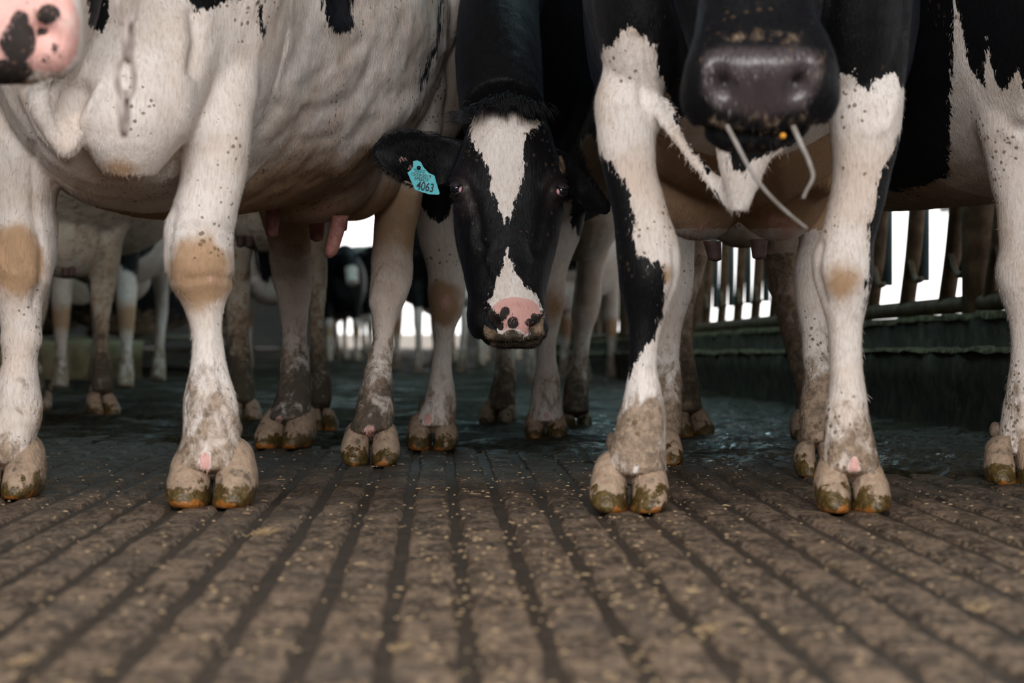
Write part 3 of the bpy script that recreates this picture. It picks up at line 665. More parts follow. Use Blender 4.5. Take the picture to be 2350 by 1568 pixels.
v = getv(me); uv = px(v); nrm = getn(me); amp = np.zeros(len(v)); hd = v[:, 1] < 3.42; fr = (v[:, 1] < 4.25) & ~hd
ridge([(1462, 90), (1470, 160), (1480, 230)], 14, -.012, fr); ridge([(1490, 110), (1500, 200), (1512, 290)], 14, .008, fr)
ridge([(1528, 240), (1545, 300)], 6, -.006, fr); ridge([(1540, 250), (1560, 320)], 5, .005, fr)
ridge([(2055, 215), (2040, 280), (2020, 300)], 12, .005, fr); ridge([(1885, 560), (1875, 620), (1895, 690)], 8, -.006, fr); ridge([(1545, 560), (1548, 640), (1520, 720)], 7, -.004, fr)
ridge([(1505, 740), (1500, 860)], 12, -.003, fr); ridge([(1925, 740), (1930, 880)], 14, .003, fr)
amp += np.where(fr, .010 * gau(uv, (1935, 630), (45, 60)) + .008 * gau(uv, (1490, 640), (45, 60)), 0)
# muzzle: nostrils, pad, philtrum, lip
amp += np.where(hd, -.030 * gau(uv, (1655, 195), (20, 30), -.4) - .030 * gau(uv, (1836, 195), (20, 30), .4) + .010 * gau(uv, (1745, 150), (90, 40)) + .006 * gau(uv, (1625, 170), (16, 40)) + .006 * gau(uv, (1868, 170), (16, 40)) - .006 * gau(uv, (1745, 225), (10, 50)), 0)
ridge([(1600, 300), (1680, 312), (1745, 316), (1810, 312), (1885, 296)], 8, -.012, hd)
amp += (fbm(v, 13, 82) - .5) * .006
v = v + nrm * amp[:, None]; setv(me, v)
blk = np.full(len(v), .05)
w1 = polysd(uv, [(1446, 58), (1410, 95), (1384, 115), (1375, 160), (1340, 225), (1340, 1250), (1620, 1250), (1600, 500), (1562, 300), (1530, 215), (1512, 160), (1500, 105), (1478, 85)]) * .0007
k1 = polysd(uv, [(1340, 330), (1380, 358), (1409, 378), (1430, 412), (1446, 450), (1452, 500), (1456, 545), (1464, 580), (1490, 598), (1512, 602), (1522, 640), (1522, 690), (1515, 735), (1503, 780), (1480, 795), (1465, 815), (1455, 840), (1442, 868), (1400, 860), (1340, 500)]) * .0007
w1 = np.minimum(w1, -k1)
w2 = polysd(uv, [(1920, 178), (1955, 162), (1966, 188), (1980, 203), (2000, 207), (2006, 180), (2043, 165), (2070, 195), (2100, 250), (2064, 304), (2046, 345), (2032, 375), (2020, 400), (2009, 450), (1999, 500), (1992, 560), (1990, 620), (1986, 690), (1995, 760), (2120, 800), (2120, 1250), (1830, 1250), (1850, 400), (1880, 260)]) * .0007
w3 = polysd(uv, [(1530, 225), (1566, 310), (1594, 352), (1628, 408), (1634, 345), (1650, 328), (1672, 330), (1684, 388), (1700, 398), (1714, 385), (1740, 362), (1775, 338), (1800, 330), (1806, 345), (1740, 470), (1705, 500), (1680, 490), (1620, 430), (1560, 350), (1520, 300)]) * .0007
uc = v[:, 0] < .40
wf = np.where(fr, np.maximum(np.where(v[:, 0] < .30, w1, -1), np.maximum(np.where(v[:, 0] > .46, w2, -1), np.where(v[:, 1] < 3.97, w3, -1))), -1)
wb = np.where((v[:, 1] > 4.0) & ~hd, np.maximum(.66 - v[:, 2] + (fbm(v, 5, 91) - .5) * .06, np.where(v[:, 1] > 4.7, .60 - v[:, 2], -1)), -1)
blk = np.maximum(-.05, np.minimum(.05, -np.maximum(wf, wb)))
tan = np.where(fr, .95 * gau(uv, (1935, 650), (46, 50)) + .9 * gau(uv, (1520, 630), (26, 30)) + .35 * gau(uv, (1465, 120), (14, 40)), 0) + np.where(v[:, 1] > 4.25, 1.0, 0) * (1 - sst(v[:, 2], .62, .75) * 0) * (v[:, 2] > .5)  # tan knees; underbelly is soiled hide with the shade below painted in
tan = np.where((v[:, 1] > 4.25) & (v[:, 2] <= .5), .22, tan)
pink = np.where(fr, 1.5 * gau(uv, (1961, 1068), (10, 20)) + .6 * gau(uv, (1460, 1078), (8, 12)) + .5 * gau(uv, (1892, 640), (8, 40)), 0)
pink = np.maximum(pink, np.where((v[:, 1] > 4.7) & (v[:, 2] < .60) & (v[:, 2] > .44), .48 * np.maximum(gau(uv, (1610, 520), (80, 60)), gau(uv, (1790, 520), (90, 60))), 0))
mud = splash_mud(v, .24, .05, .84, .18); rear = v[:, 1] > 4.5
mud += np.where(rear & (v[:, 2] < .45), .26 * (1 - sst(v[:, 2], .15, .45)), 0) + np.where(fr, .45 * gau(uv, (1460, 1000), (60, 75)) + .2 * gau(uv, (1960, 1010), (60, 50)), 0)
mud = np.where(hd, .22 + .26 * gau(uv, (1745, 85), (140, 22)) + .26 * gau(uv, (1745, 278), (150, 26)) + .26 * gau(uv, (1885, 150), (14, 40)) + .2 * gau(uv, (1615, 150), (14, 30)), mud)
dung = np.where(rear, .30 * (1 - sst(v[:, 2], .10, .3)) + .9 * gau(uv, (1640, 512), (36, 14)), 0) + np.where(hd, .22, 0)
dark = np.where(hd, 0, 0) * 1.0
wetn = np.where(hd, sst(polysd(uv, [(1618, 118), (1660, 108), (1745, 112), (1830, 108), (1878, 120), (1880, 200), (1850, 250), (1745, 275), (1640, 255), (1610, 200)]), -8, 14), 0)
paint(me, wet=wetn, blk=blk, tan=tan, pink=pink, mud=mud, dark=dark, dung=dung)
cowC = finish_cow(me, 'cow', 'black cow at right with white forelegs, lowering its straw-flecked muzzle', ORC)
hooves(cowC, [(1448, 1178, 184, -.04), (1966, 1178, 172, .03), (1517, 1068, 108, 0), (1886, 1097, 106, .05)], np.array(ORC))
teats(cowC, [(1635, 560, 4.93, .036, .0155, .006, 0), (1742, 556, 4.93, .036, .0155, 0, 0)], np.array(ORC), M_TEATD)

# ---------------- cow D: black cow cut by the right edge
D = Soup()
leg(D, 4.6, [(-80, 2200, 2425), (0, 2205, 2420), (100, 2208, 2420), (200, 2215, 2415), (270, 2235, 2410), (340, 2255, 2405), (400, 2268, 2400), (440, 2277, 2400), (483, 2287, 2402), (529, 2290, 2405), (575, 2293, 2408), (598, 2288, 2410), (630, 2283, 2412), (662, 2289, 2410), (699, 2302, 2405), (735, 2314, 2400), (781, 2319, 2398), (827, 2319, 2398), (873, 2312, 2400), (919, 2303, 2404), (965, 2297, 2406), (1011, 2292, 2410), (1040, 2284, 2415)], bend=[(-80, .1), (300, .02), (1040, 0)])
leg(D, 4.75, [(-80, 2560, 2760), (200, 2570, 2740), (500, 2600, 2715), (600, 2600, 2725), (720, 2615, 2700), (850, 2617, 2697), (950, 2605, 2710), (1030, 2590, 2725)])
leg(D, 6.53, [(380, 1540, 1660), (500, 1552, 1640), (563, 1546, 1629), (607, 1540, 1620), (650, 1535, 1609), (706, 1528, 1592), (780, 1526, 1590), (824, 1528, 1594), (867, 1530, 1601), (910, 1532, 1607), (940, 1535, 1614)], thick=1.15, bend=[(380, .1), (650, .14), (940, 0)])
leg(D, 6.35, [(380, 1715, 1870), (500, 1735, 1860), (563, 1746, 1850), (607, 1752, 1845), (650, 1761, 1842), (693, 1773, 1842), (737, 1784, 1848), (780, 1795, 1855), (824, 1806, 1862), (867, 1818, 1875), (910, 1828, 1885), (950, 1835, 1890)], thick=1.15, bend=[(380, .1), (650, .14), (950, 0)])
loft_y(D, [(4.45, 1.10, 1.02, .12, .28), (4.58, 1.10, 1.02, .22, .37), (4.85, 1.07, 1.0, .32, .42), (5.3, .98, .995, .38, .43), (5.8, .86, 1.0, .40, .42), (6.25, .74, 1.03, .35, .38), (6.6, .67, 1.06, .26, .30), (6.85, .64, 1.08, .14, .2)], 2.2)
D.ell((.93, 4.75, .95), (.10, .16, .26)); D.ell((.62, 6.5, .64), (.12, .15, .13))
loft_path(D, [(1.10, 4.9, 1.22, .17, .23), (1.13, 4.5, 1.22, .14, .20), (1.18, 4.1, 1.15, .11, .14), (1.2, 3.8, 1.08, .10, .11), (1.21, 3.6, .95, .085, .09), (1.21, 3.52, .82, .08, .06)], 2.1)
ORD = (.95, 5.6, 0)
me = remesh(D, .0085, 5, 'cow_body')
v = getv(me); uv = px(v); nrm = getn(me); fr = v[:, 1] < 5.0; amp = (fbm(v, 12, 84) - .5) * .006
ridge([(2340, 260), (2310, 300), (2350, 330)], 16, .008, fr); v = v + nrm * amp[:, None]; setv(me, v)
wd = polysd(uv, [(2190, -30), (2206, 60), (2220, 140), (2240, 180), (2262, 202), (2258, 150), (2265, 85), (2275, 160), (2290, 200), (2310, 210), (2320, 185), (2335, 160), (2350, 200), (2800, 250), (2800, 1300), (2150, 1300)]) * .0009
wb = np.where(v[:, 1] > 4.85, .60 - v[:, 2] + (fbm(v, 6, 95) - .5) * .10, -1)
blk = np.clip(-np.maximum(np.where(fr, wd, -1), wb), -.05, .05)
tan = np.where(fr, .25, .55); mud = splash_mud(v, .3, .05, .74, .22) + np.where(~fr & (v[:, 2] < .5), .33, 0)
dung = np.where(~fr, .55 * (1 - sst(v[:, 2], .15, .5)), 0)
paint(me, blk=blk, tan=tan, pink=v[:, 0] * 0, mud=mud, dark=v[:, 0] * 0, dung=dung)
cowD = finish_cow(me, 'cow', 'black cow at the right edge with a pale grey-white foreleg', ORD)
hooves(cowD, [(2346, 1115, 144, 0), (2657, 1105, 144, 0), (1590, 1005, 96, .3), (1868, 1012, 96, 0)], np.array(ORD))

# ---------------- cow B: centre cow with the white blaze
B = Soup()
leg(B, 5.84, [(250, 935, 1075), (380, 950, 1060), (440, 955, 1050), (500, 956, 1041), (527, 957, 1041), (559, 963, 1046), (599, 975, 1054), (638, 983, 1065), (678, 983, 1066), (717, 989, 1060), (749, 994, 1046), (780, 996, 1040), (816, 992, 1038), (856, 987, 1038), (895, 979, 1044), (927, 973, 1047), (954, 958, 1046), (975, 945, 1045)], bend=[(250, .1), (500, .02), (975, 0)])
leg(B, 6.4, [(250, 1205, 1370), (400, 1215, 1350), (472, 1222, 1345), (550, 1226, 1330), (593, 1227, 1312), (637, 1226, 1300), (680, 1226, 1297), (715, 1228, 1291), (752, 1231, 1283), (780, 1233, 1277), (808, 1232, 1276), (836, 1230, 1278), (864, 1225, 1283), (892, 1220, 1286), (921, 1219, 1289), (949, 1213, 1292), (965, 1208, 1296)])
leg(B, 7.24, [(500, 1100, 1210), (620, 1118, 1190), (700, 1128, 1185), (760, 1136, 1181), (808, 1138, 1180), (836, 1136, 1182), (864, 1132, 1184), (892, 1126, 1184), (921, 1118, 1184), (940, 1112, 1184)], thick=1.15, bend=[(500, .1), (700, .12), (940, 0)])
leg(B, 7.0, [(400, 1300, 1430), (480, 1310, 1420), (560, 1318, 1405), (606, 1322, 1388), (656, 1318, 1380), (694, 1313, 1379), (732, 1311, 1370), (751, 1314, 1362), (770, 1317, 1357), (809, 1314, 1352), (847, 1306, 1348), (864, 1298, 1348), (892, 1293, 1351), (921, 1291, 1352), (945, 1290, 1353)], thick=1.15, bend=[(400, .1), (700, .12), (945, 0)])
loft_y(B, [(5.72, -.04, 1.04, .10, .25), (5.84, -.04, 1.04, .2, .36), (6.1, -.02, 1.02, .28, .42), (6.5, .03, 1.0, .35, .44), (6.9, .08, 1.02, .36, .43), (7.25, .10, 1.06, .27, .35), (7.5, .11, 1.1, .15, .22)], 2.2)
B.ell((-.16, 5.98, .9), (.09, .13, .24)); B.ell((.10, 6.15, .9), (.10, .13, .24)); B.ell((.19, 7.0, .62), (.13, .16, .13))
loft_path(B, [(-.03, 6.2, 1.25, .17, .22), (-.03, 5.8, 1.17, .125, .20), (-.027, 5.4, 1.03, .088, .16), (-.028, 5.08, .85, .092, .13), (-.018, 4.93, .73, .085, .09)], 2.1)
HB = 4.780
head_rows(B, HB, [(222, 1118, 1225, 4.820, .03), (240, 1096, 1244, 4.785, .06), (262, 1084, 1252, 4.755, .085), (295, 1078, 1258, 4.725, .105), (330, 1068, 1268, 4.710, .120), (370, 1050, 1284, 4.702, .125), (400, 1038, 1297, 4.700, .128), (432, 1034, 1302, 4.698, .128), (470, 1037, 1297, 4.694, .125), (510, 1043, 1290, 4.688, .118), (560, 1051, 1280, 4.678, .108), (610, 1060, 1267, 4.665, .098), (650, 1068, 1256, 4.652, .088), (685, 1077, 1250, 4.638, .080), (712, 1074, 1253, 4.624, .076), (740, 1075, 1257, 4.618, .074), (762, 1083, 1256, 4.620, .068), (780, 1100, 1248, 4.630, .056), (792, 1122, 1238, 4.642, .040), (799, 1145, 1225, 4.660, .02)], 2.45)
# lower jaw, ears
loft_path(B, [(.0, 4.92, .60, .088, .06), (.0, 4.88, .46, .07, .055), (.006, 4.79, .35, .055, .045), (.008, 4.73, .31, .045, .03)], 2.1)
def ear(s, secs, flip=1):
    """secs: u, top v, bottom v, depth, half thickness"""
    q = np.array(secs, float); t = np.linspace(0, 1, len(q)); Q = pchip(t, q, np.linspace(0, 1, 22)); R = []
    for (u, a, b_, d, th) in Q:
        c = P(u, (a + b_) / 2, d); h = abs(b_ - a) / 2 * d / F; an = np.linspace(0, 2 * math.pi, 28, endpoint=False)
        zz = np.sin(an) * h; yo = np.cos(an) * max(th, .003)
        cup = .030 * (zz / max(h, 1e-4)) ** 2 * min(1, h / .05)
        R.append(np.c_[np.full(28, c[0]), c[1] + yo - cup + .018 * min(1, h / .05), c[2] + zz])
    s.rings(R if flip > 0 else [r for r in R])
ear(B, [(1085, 340, 405, 4.850, .030), (1055, 322, 410, 4.845, .026), (1025, 312, 425, 4.840, .020), (1000, 305, 434, 4.835, .014), (970, 300, 432, 4.830, .010), (940, 294, 425, 4.825, .009), (910, 299, 411, 4.820, .008), (880, 312, 390, 4.820, .008), (862, 328, 366, 4.820, .007), (853, 340, 350, 4.820, .004)])
ear(B, [(1260, 345, 410, 4.850, .030), (1290, 345, 430, 4.860, .024), (1318, 368, 462, 4.870, .016), (1345, 395, 482, 4.880, .011), (1370, 420, 492, 4.890, .009), (1390, 446, 496, 4.900, .008), (1403, 468, 490, 4.910, .004)], -1)
ORB = (.02, 6.4, 0)
me = remesh(B, .0060, 4, 'cow_body')
v = getv(me); uv = px(v); nrm = getn(me); hd = (v[:, 1] < 5.02) & (uv[:, 1] < 830); face = hd & (nrm[:, 1] < .35)
amp = (fbm(v, 12, 86) - .5) * .005 * ~hd
def ringb(c, r, w, a):
    global amp
    d = np.hypot(uv[:, 0] - c[0], (uv[:, 1] - c[1]) * 1.15); amp += np.where(face, a * np.exp(-((d - r) / w) ** 2), 0)
for c, s_ in (((1046, 433), 1), ((1291, 438), -1)):
    ringb(c, 21, 6, .0065); ringb(c, 36, 8, -.004)
    amp += np.where(face, -.012 * gau(uv, c, (12, 11)), 0)
ridge([(1030, 405), (1050, 396), (1075, 405), (1088, 430)], 9, .006, face); ridge([(1312, 410), (1290, 400), (1265, 408), (1252, 432)], 9, .006, face)
ridge([(1080, 300), (1072, 345), (1066, 380)], 14, .006, face); ridge([(1252, 300), (1262, 345), (1270, 385)], 14, .006, face)
ridge([(1108, 545), (1128, 560), (1118, 590), (1132, 625), (1142, 650)], 6, .0045, face); ridge([(1228, 545), (1212, 562), (1226, 600), (1216, 640)], 6, .0045, face)
ridge([(1085, 470), (1098, 520), (1108, 570)], 14, -.006, face); ridge([(1256, 470), (1244, 520), (1236, 570)], 14, -.006, face)
ridge([(1070, 460), (1085, 500), (1078, 560)], 10, .004, face); ridge([(1165, 520), (1168, 660)], 26, .004, face)
amp += np.where(face, -.007 * gau(uv, (1163, 410), (40, 60)) + .005 * gau(uv, (1165, 300), (60, 40)), 0)
# muzzle
amp += np.where(face, -.026 * gau(uv, (1138, 738), (9, 13), -.6) - .026 * gau(uv, (1228, 752), (9, 12), .6) + .006 * gau(uv, (1185, 715), (38, 22)) + .006 * gau(uv, (1126, 722), (8, 22)) + .004 * gau(uv, (1243, 725), (8, 22)) - .004 * gau(uv, (1180, 770), (6, 20)) + .006 * gau(uv, (1095, 735), (20, 40)), 0)
ridge([(1132, 726), (1139, 739), (1148, 751)], 5, -.012, face); ridge([(1240, 733), (1233, 750), (1223, 764)], 5, -.012, face)
ridge([(1128, 690), (1180, 683), (1236, 692)], 6, .002, face); ridge([(1090, 780), (1140, 789), (1200, 792), (1245, 780)], 4, -.006, face)
amp += np.where(face, (fbm(v, 40, 87) - .5) * .004, 0)
lg = v[:, 1] > 5.62
amp += np.where(lg & (v[:, 1] < 6.2), .008 * gau(uv, (1025, 685), (34, 46)), 0)
v = v + nrm * amp[:, None]; setv(me, v)
S = .00094
wz1 = polysd(uv, [(1081, 271), (1117, 240), (1139, 226), (1150, 240), (1161, 229), (1187, 260), (1208, 273), (1250, 279), (1230, 294), (1208, 312), (1195, 346), (1206, 377), (1198, 420), (1182, 455), (1176, 485), (1161, 513), (1148, 489), (1139, 463), (1126, 429), (1122, 390), (1100, 351), (1087, 325), (1085, 294)]) * S
wz2 = polysd(uv, [(1165, 572), (1176, 611), (1182, 632), (1208, 658), (1232, 680), (1240, 706), (1238, 740), (1222, 768), (1205, 778), (1150, 775), (1135, 735), (1133, 712), (1121, 692), (1139, 645), (1154, 611)]) * S
wh = np.where(face, np.maximum(wz1, wz2), -1)
wl = np.where(lg, (polysd(uv, [(955, 478), (972, 480), (990, 502), (1010, 515), (1024, 498), (1040, 470), (1100, 470), (1100, 1100), (900, 1100)]) * .001), -1)
wl = np.where(lg & (v[:, 1] > 6.2) & (v[:, 1] < 6.75) & (v[:, 2] < .75), polysd(uv, [(1200, 455), (1312, 462), (1308, 500), (1326, 545), (1345, 560), (1345, 1100), (1100, 1100)]) * .001, wl)
wl = np.where(v[:, 1] > 6.75, .70 - v[:, 2] + (fbm(v, 6, 99) - .5) * .1, wl)
wt = polysd(uv, [(1330, 335), (1352, 305), (1372, 330), (1392, 400), (1400, 470), (1372, 430), (1352, 390)]) * .0009
wl = np.maximum(wl, np.where(v[:, 1] > 5.62, wt, -1))
blk = np.clip(-np.maximum(wh, wl), -.05, .05)
pad = polysd(uv, [(1133, 700), (1150, 687), (1180, 682), (1218, 688), (1236, 700), (1240, 728), (1228, 752), (1208, 772), (1192, 756), (1160, 756), (1150, 770), (1146, 745), (1131, 722)])
pink = np.where(face, sst(pad, -3, 5) * .95, 0); pink = np.maximum(pink, np.where(face, .9 * np.maximum(gau(uv, (925, 366), (14, 8)), gau(uv, (942, 386), (8, 10))), 0))
pink = np.maximum(pink, np.where(lg, 1.5 * gau(uv, (982, 962), (9, 13)) + .7 * gau(uv, (1025, 690), (24, 24)) + .9 * gau(uv, (1254, 955), (9, 10)) + .7 * gau(uv, (990, 916), (16, 4)), 0))
blk = np.where(face, np.minimum(blk, -np.maximum(gau(uv, (925, 366), (14, 8)) - .6, gau(uv, (942, 386), (8, 10)) - .6) * .03), blk)
dark = np.zeros(len(v))
for c, r in (((1159, 717), 11), ((1154, 731), 7), ((1146, 725), 6), ((1177, 741), 13), ((1225, 727), 8), ((1213, 740), 9), ((1138, 740), 9), ((1228, 754), 9)): dark = np.maximum(dark, np.where(face, 1.25 * np.exp(-(np.hypot(*(uv - np.array(c)).T) / r) ** 4), 0))
for L_ in ([(1130, 722), (1138, 738), (1148, 752)], [(1241, 730), (1234, 750), (1222, 766)]): dark = np.maximum(dark, np.where(face, 1.5 * np.exp(-(linesd(uv, L_) / 7.5) ** 4), 0))
tan = np.where(lg, (.5 + .9 * fbm(v, 30, 55)) * np.exp(-(np.hypot((uv[:, 0] - 1022) / 37, (uv[:, 1] - 690) / 50) + (fbm(v, 16, 56) - .5) * .7) ** 4) * (v[:, 1] < 6.1) + .8 * gau(uv, (1272, 705), (32, 40)) * ((v[:, 1] > 6.2) & (v[:, 1] < 6.8)) + .12 + .2 * (v[:, 1] > 6.7) + .9 * gau(uv, (1365, 380), (40, 90)), 0)
mud = np.where(hd, .08 + .62 * sst(polysd(uv, [(1110, 745), (1135, 755), (1150, 768), (1165, 754), (1192, 756), (1210, 770), (1240, 740), (1248, 720), (1252, 770), (1235, 800), (1130, 800), (1112, 780)]), -5, 6) + .9 * gau(uv, (1288, 385), (6, 16)) + .35 * gau(uv, (1280, 370), (20, 30)) + .4 * gau(uv, (1128, 712), (10, 16)) + .4 * gau(uv, (1246, 715), (8, 16)), splash_mud(v, .24, .05, .68, .18))
mud += np.where(v[:, 1] > 6.75, .25 * (1 - sst(v[:, 2], .1, .4)), 0)
wetn = np.where(face, .8 * np.maximum(gau(uv, (1062, 428), (20, 34)), gau(uv, (1272, 434), (20, 34))) + .5 * gau(uv, (1070, 470), (16, 26)), 0)
dung = np.where(v[:, 1] > 6.75, .6 * (1 - sst(v[:, 2], .08, .3)), 0) + np.where(hd, .95 * gau(uv, (1185, 785), (80, 36)), 0)
paint(me, blk=blk, tan=tan, pink=pink, mud=mud, dark=dark, dung=dung)
setattr_f(me, 'wet', wetn)
cowB = finish_cow(me, 'cow', 'black cow with white blaze, pink nose and turquoise ear tag facing the camera', ORB)
hooves(cowB, [(990, 1035, 119, .0), (1253, 1010, 98, 0), (1142, 980, 86, -.15), (1324, 987, 68, .1)], np.array(ORB))
oB = np.array(ORB)
# eyes
def eye(u, v_, d, side):
    s = Soup(); s.ell((0, 0, 0), (.0128, .0140, .0124)); o = link('eye', s.mesh('eye'), M_EYE, cowB); o.location = P(u, v_, d) - oB
    s = Soup(); s.ell((side * .0072, -.0030, -.0024), (.0066, .0105, .0082)); q = link('sclera', s.mesh('sclera'), M_SCLERA, o); q['label'] = 'pink corner of the eye'
    for up, ext in ((1, .40), (-1, .24)):
        a = np.linspace(0, 2 * math.pi, 22, endpoint=False); Rg = []
        for ph in np.linspace(.06, ext * math.pi / 1.35, 8): Rg.append(np.c_[np.sin(ph) * np.cos(a) * .0170, np.sin(ph) * np.sin(a) * .0165, np.full(22, up * math.cos(ph) * .0158)])
        for ph in np.linspace(ext * math.pi / 1.35, .06, 5): Rg.append(np.c_[np.sin(ph) * np.cos(a) * .0120, np.sin(ph) * np.sin(a) * .0130, np.full(22, up * math.cos(ph) * .0115)])
        sl = Soup(); sl.rings(Rg if up < 0 else [r_[::-1] for r_ in Rg]); l_ = link('eyelid', sl.mesh('eyelid'), M_LID, o); l_.rotation_euler = (.35 * up, side * -.25, 0)
    return o
eye(1048, 433, 4.742, 1); eye(1289, 438, 4.744, -1)
# forelock, whiskers, ear fringe
g = np.random.default_rng(3); paths = []
for i in range(620):
    u = g.normal(1165, 44); 
    if abs(u - 1165) > 92: continue
    v0 = 224 + abs(u - 1165) * .36 + g.normal(0, 5); L = g.uniform(22, 60) * (1 - .5 * abs(u - 1165) / 92) * (.55 if 1118 < u < 1150 or 1165 < u < 1185 else 1)
    sx = (u - 1165) * .35 + g.normal(0, 7); pts = []; d0 = 4.80 - .0001 * (v0 - 224)
    for t in np.linspace(0, 1, 7): pts.append(P(u + sx * t, v0 - 12 * math.sin(min(t * 3.2, 3.14)) + L * t ** 1.5, d0 - .012 - .070 * min(1, t * 1.6) - .010 * math.sin(t * 3)) - oB)
    paths.append(pts)
for i in range(160):
    u = g.uniform(1055, 1090); v0 = g.uniform(255, 285); pts = [P(u - 34 * t * g.uniform(.7, 1.3), v0 - 6 * t + 10 * t * t, 4.800) - oB for t in np.linspace(0, 1, 5)]; paths.append(pts)
strands('forelock', paths, .0010, M_HAIRB, cowB)['kind'] = 'stuff'
paths = []
for i in range(120):
    u = g.uniform(1098, 1245); v0 = 770 + 24 * (1 - ((u - 1175) / 78) ** 2); L = g.uniform(15, 55); sx = (u - 1170) * .25 + g.normal(0, 9)
    paths.append([P(u + sx * t * t, v0 + L * t, 4.660 - .02 * math.sin(t * 3)) - oB for t in np.linspace(0, 1, 6)])
for i in range(16):
    s_ = 1 if i % 2 else -1; u = 1245 if s_ > 0 else 1105; v0 = g.uniform(680, 760); paths.append([P(u + s_ * 45 * t, v0 - 12 * t + 22 * t * t, 4.650 - .02 * t) - oB for t in np.linspace(0, 1, 6)])
strands('whiskers', paths, .00040, M_HAIRW, cowB)['kind'] = 'stuff'
paths = []
edge_top = [(1010, 305), (970, 300), (940, 294), (910, 299), (880, 312), (853, 345)]; edge_bot = [(858, 357), (870, 381), (890, 399), (910, 412), (930, 423), (950, 430), (1000, 434)]
for E, sg in ((edge_top, -1), (edge_bot, 1)):
    E = np.array(E, float)
    for i in range(200):
        k = g.integers(0, len(E) - 1); t0 = g.random(); e = E[k] * (1 - t0) + E[k + 1] * t0; L = g.uniform(5, 14)
        paths.append([P(e[0] - L * .7 * t + g.normal(0, 1), e[1] + sg * (L * .6 * t - 4), 4.822 - .01 * sg * 0) - oB for t in np.linspace(0, 1, 4)])
for i in range(220):
    u = g.uniform(905, 1000); v0 = 320 + g.uniform(0, 70); L = g.uniform(15, 40); paths.append([P(u + L * .5 * t, v0 + L * t, 4.795 - .03 * math.sin(3 * t)) - oB for t in np.linspace(0, 1, 5)])
strands('ear_fringe', paths, .0007, M_HAIRB, cowB)['kind'] = 'stuff'
# ear tag
TD = 4.755
def tp(u, v_): return P(u, v_, TD)
outl = [(948, 370), (957, 368), (966, 372), (972, 384), (984, 397), (997, 403), (1003, 424), (1009, 444), (1006, 447), (985, 446), (965, 440), (952, 435), (943, 415), (935, 396), (944, 390), (948, 382)]
tv = [tp(*q) for q in outl]; n = len(tv)
me = bpy.data.meshes.new('ear_tag'); me.from_pydata([tuple(q - oB) for q in tv] + [tuple(q - oB + np.array((0, .0025, 0))) for q in tv], [], [tuple(range(n))[::-1], tuple(range(n, 2 * n))] + [(i, (i + 1) % n, n + (i + 1) % n, n + i) for i in range(n)]); me.update()
tg = link('ear_tag', me, M_TAG, cowB, smooth=False); tg['label'] = 'turquoise plastic ear tag reading 10/29/2019 SPEEDY 4063'
s = Soup(); s.ell((0, 0, 0), (.004, .004, .004)); st = link('tag_stud', s.mesh('tag_stud'), M_HAIRB, tg); st.location = tp(957, 369) - oB + np.array((0, -.002, 0))
def letter(txt, u, v_, h, m, wide=1.0, bold=0., rot=-.20):
    c = bpy.data.curves.new('lettering', 'FONT'); c.body = txt; c.size = h * TD / F * 1.38; c.align_x = 'CENTER'; c.align_y = 'CENTER'; c.offset = bold; c.extrude = .0002
    t = bpy.data.objects.new('tmp', c); col.objects.link(t); dg = bpy.context.evaluated_depsgraph_get(); me = bpy.data.meshes.new_from_object(t.evaluated_get(dg), depsgraph=dg)
    bpy.data.objects.remove(t); o = link('lettering', me, m, tg, smooth=False); o.location = tp(u, v_) - oB + np.array((0, -.0008, 0))
    o.rotation_euler = (math.pi / 2, -rot, 0) if False else (math.pi / 2, 0, 0)
    o.rotation_euler = (Matrix.Rotation(math.pi / 2, 3, 'X') @ Matrix.Rotation(rot, 3, 'Z')).to_euler(); o.scale = (wide, 1, 1); o['label'] = 'printed text ' + txt
letter('4063', 976, 429.5, 20, M_INK, .74, .00034, -.19)
letter('SPEEDY', 967.8, 411.8, 7.8, M_INKB, .96, .00004, -.15)
letter('10/29/2019', 966, 402.6, 7.6, M_INKB, 1.0, .00004, -.16)
letter('TAMAXTOR  USA', 962.5, 390.2, 2.9, M_INK, .9, 0, -.13)
letter('003204201585', 963.5, 394.6, 3.0, M_INK, .95, 0, -.13)
boxm('tag_bar', -.0093, .0093, -.0004, .0004, -.0020, .0020, M_INK, tg); o = bpy.data.objects[-1] if False else tg.children[-1]
o.location = tp(961, 385) - oB + np.array((0, -.0008, 0)); o.rotation_euler = (0, .13, 0)
boxm('ear_clip', -.0055, .0055, -.001, .006, -.003, .003, M_CLIP, cowB); o = cowB.children[-1]; o.location = P(966, 305, 4.795) - oB; o.rotation_euler = (0, .5, 0)

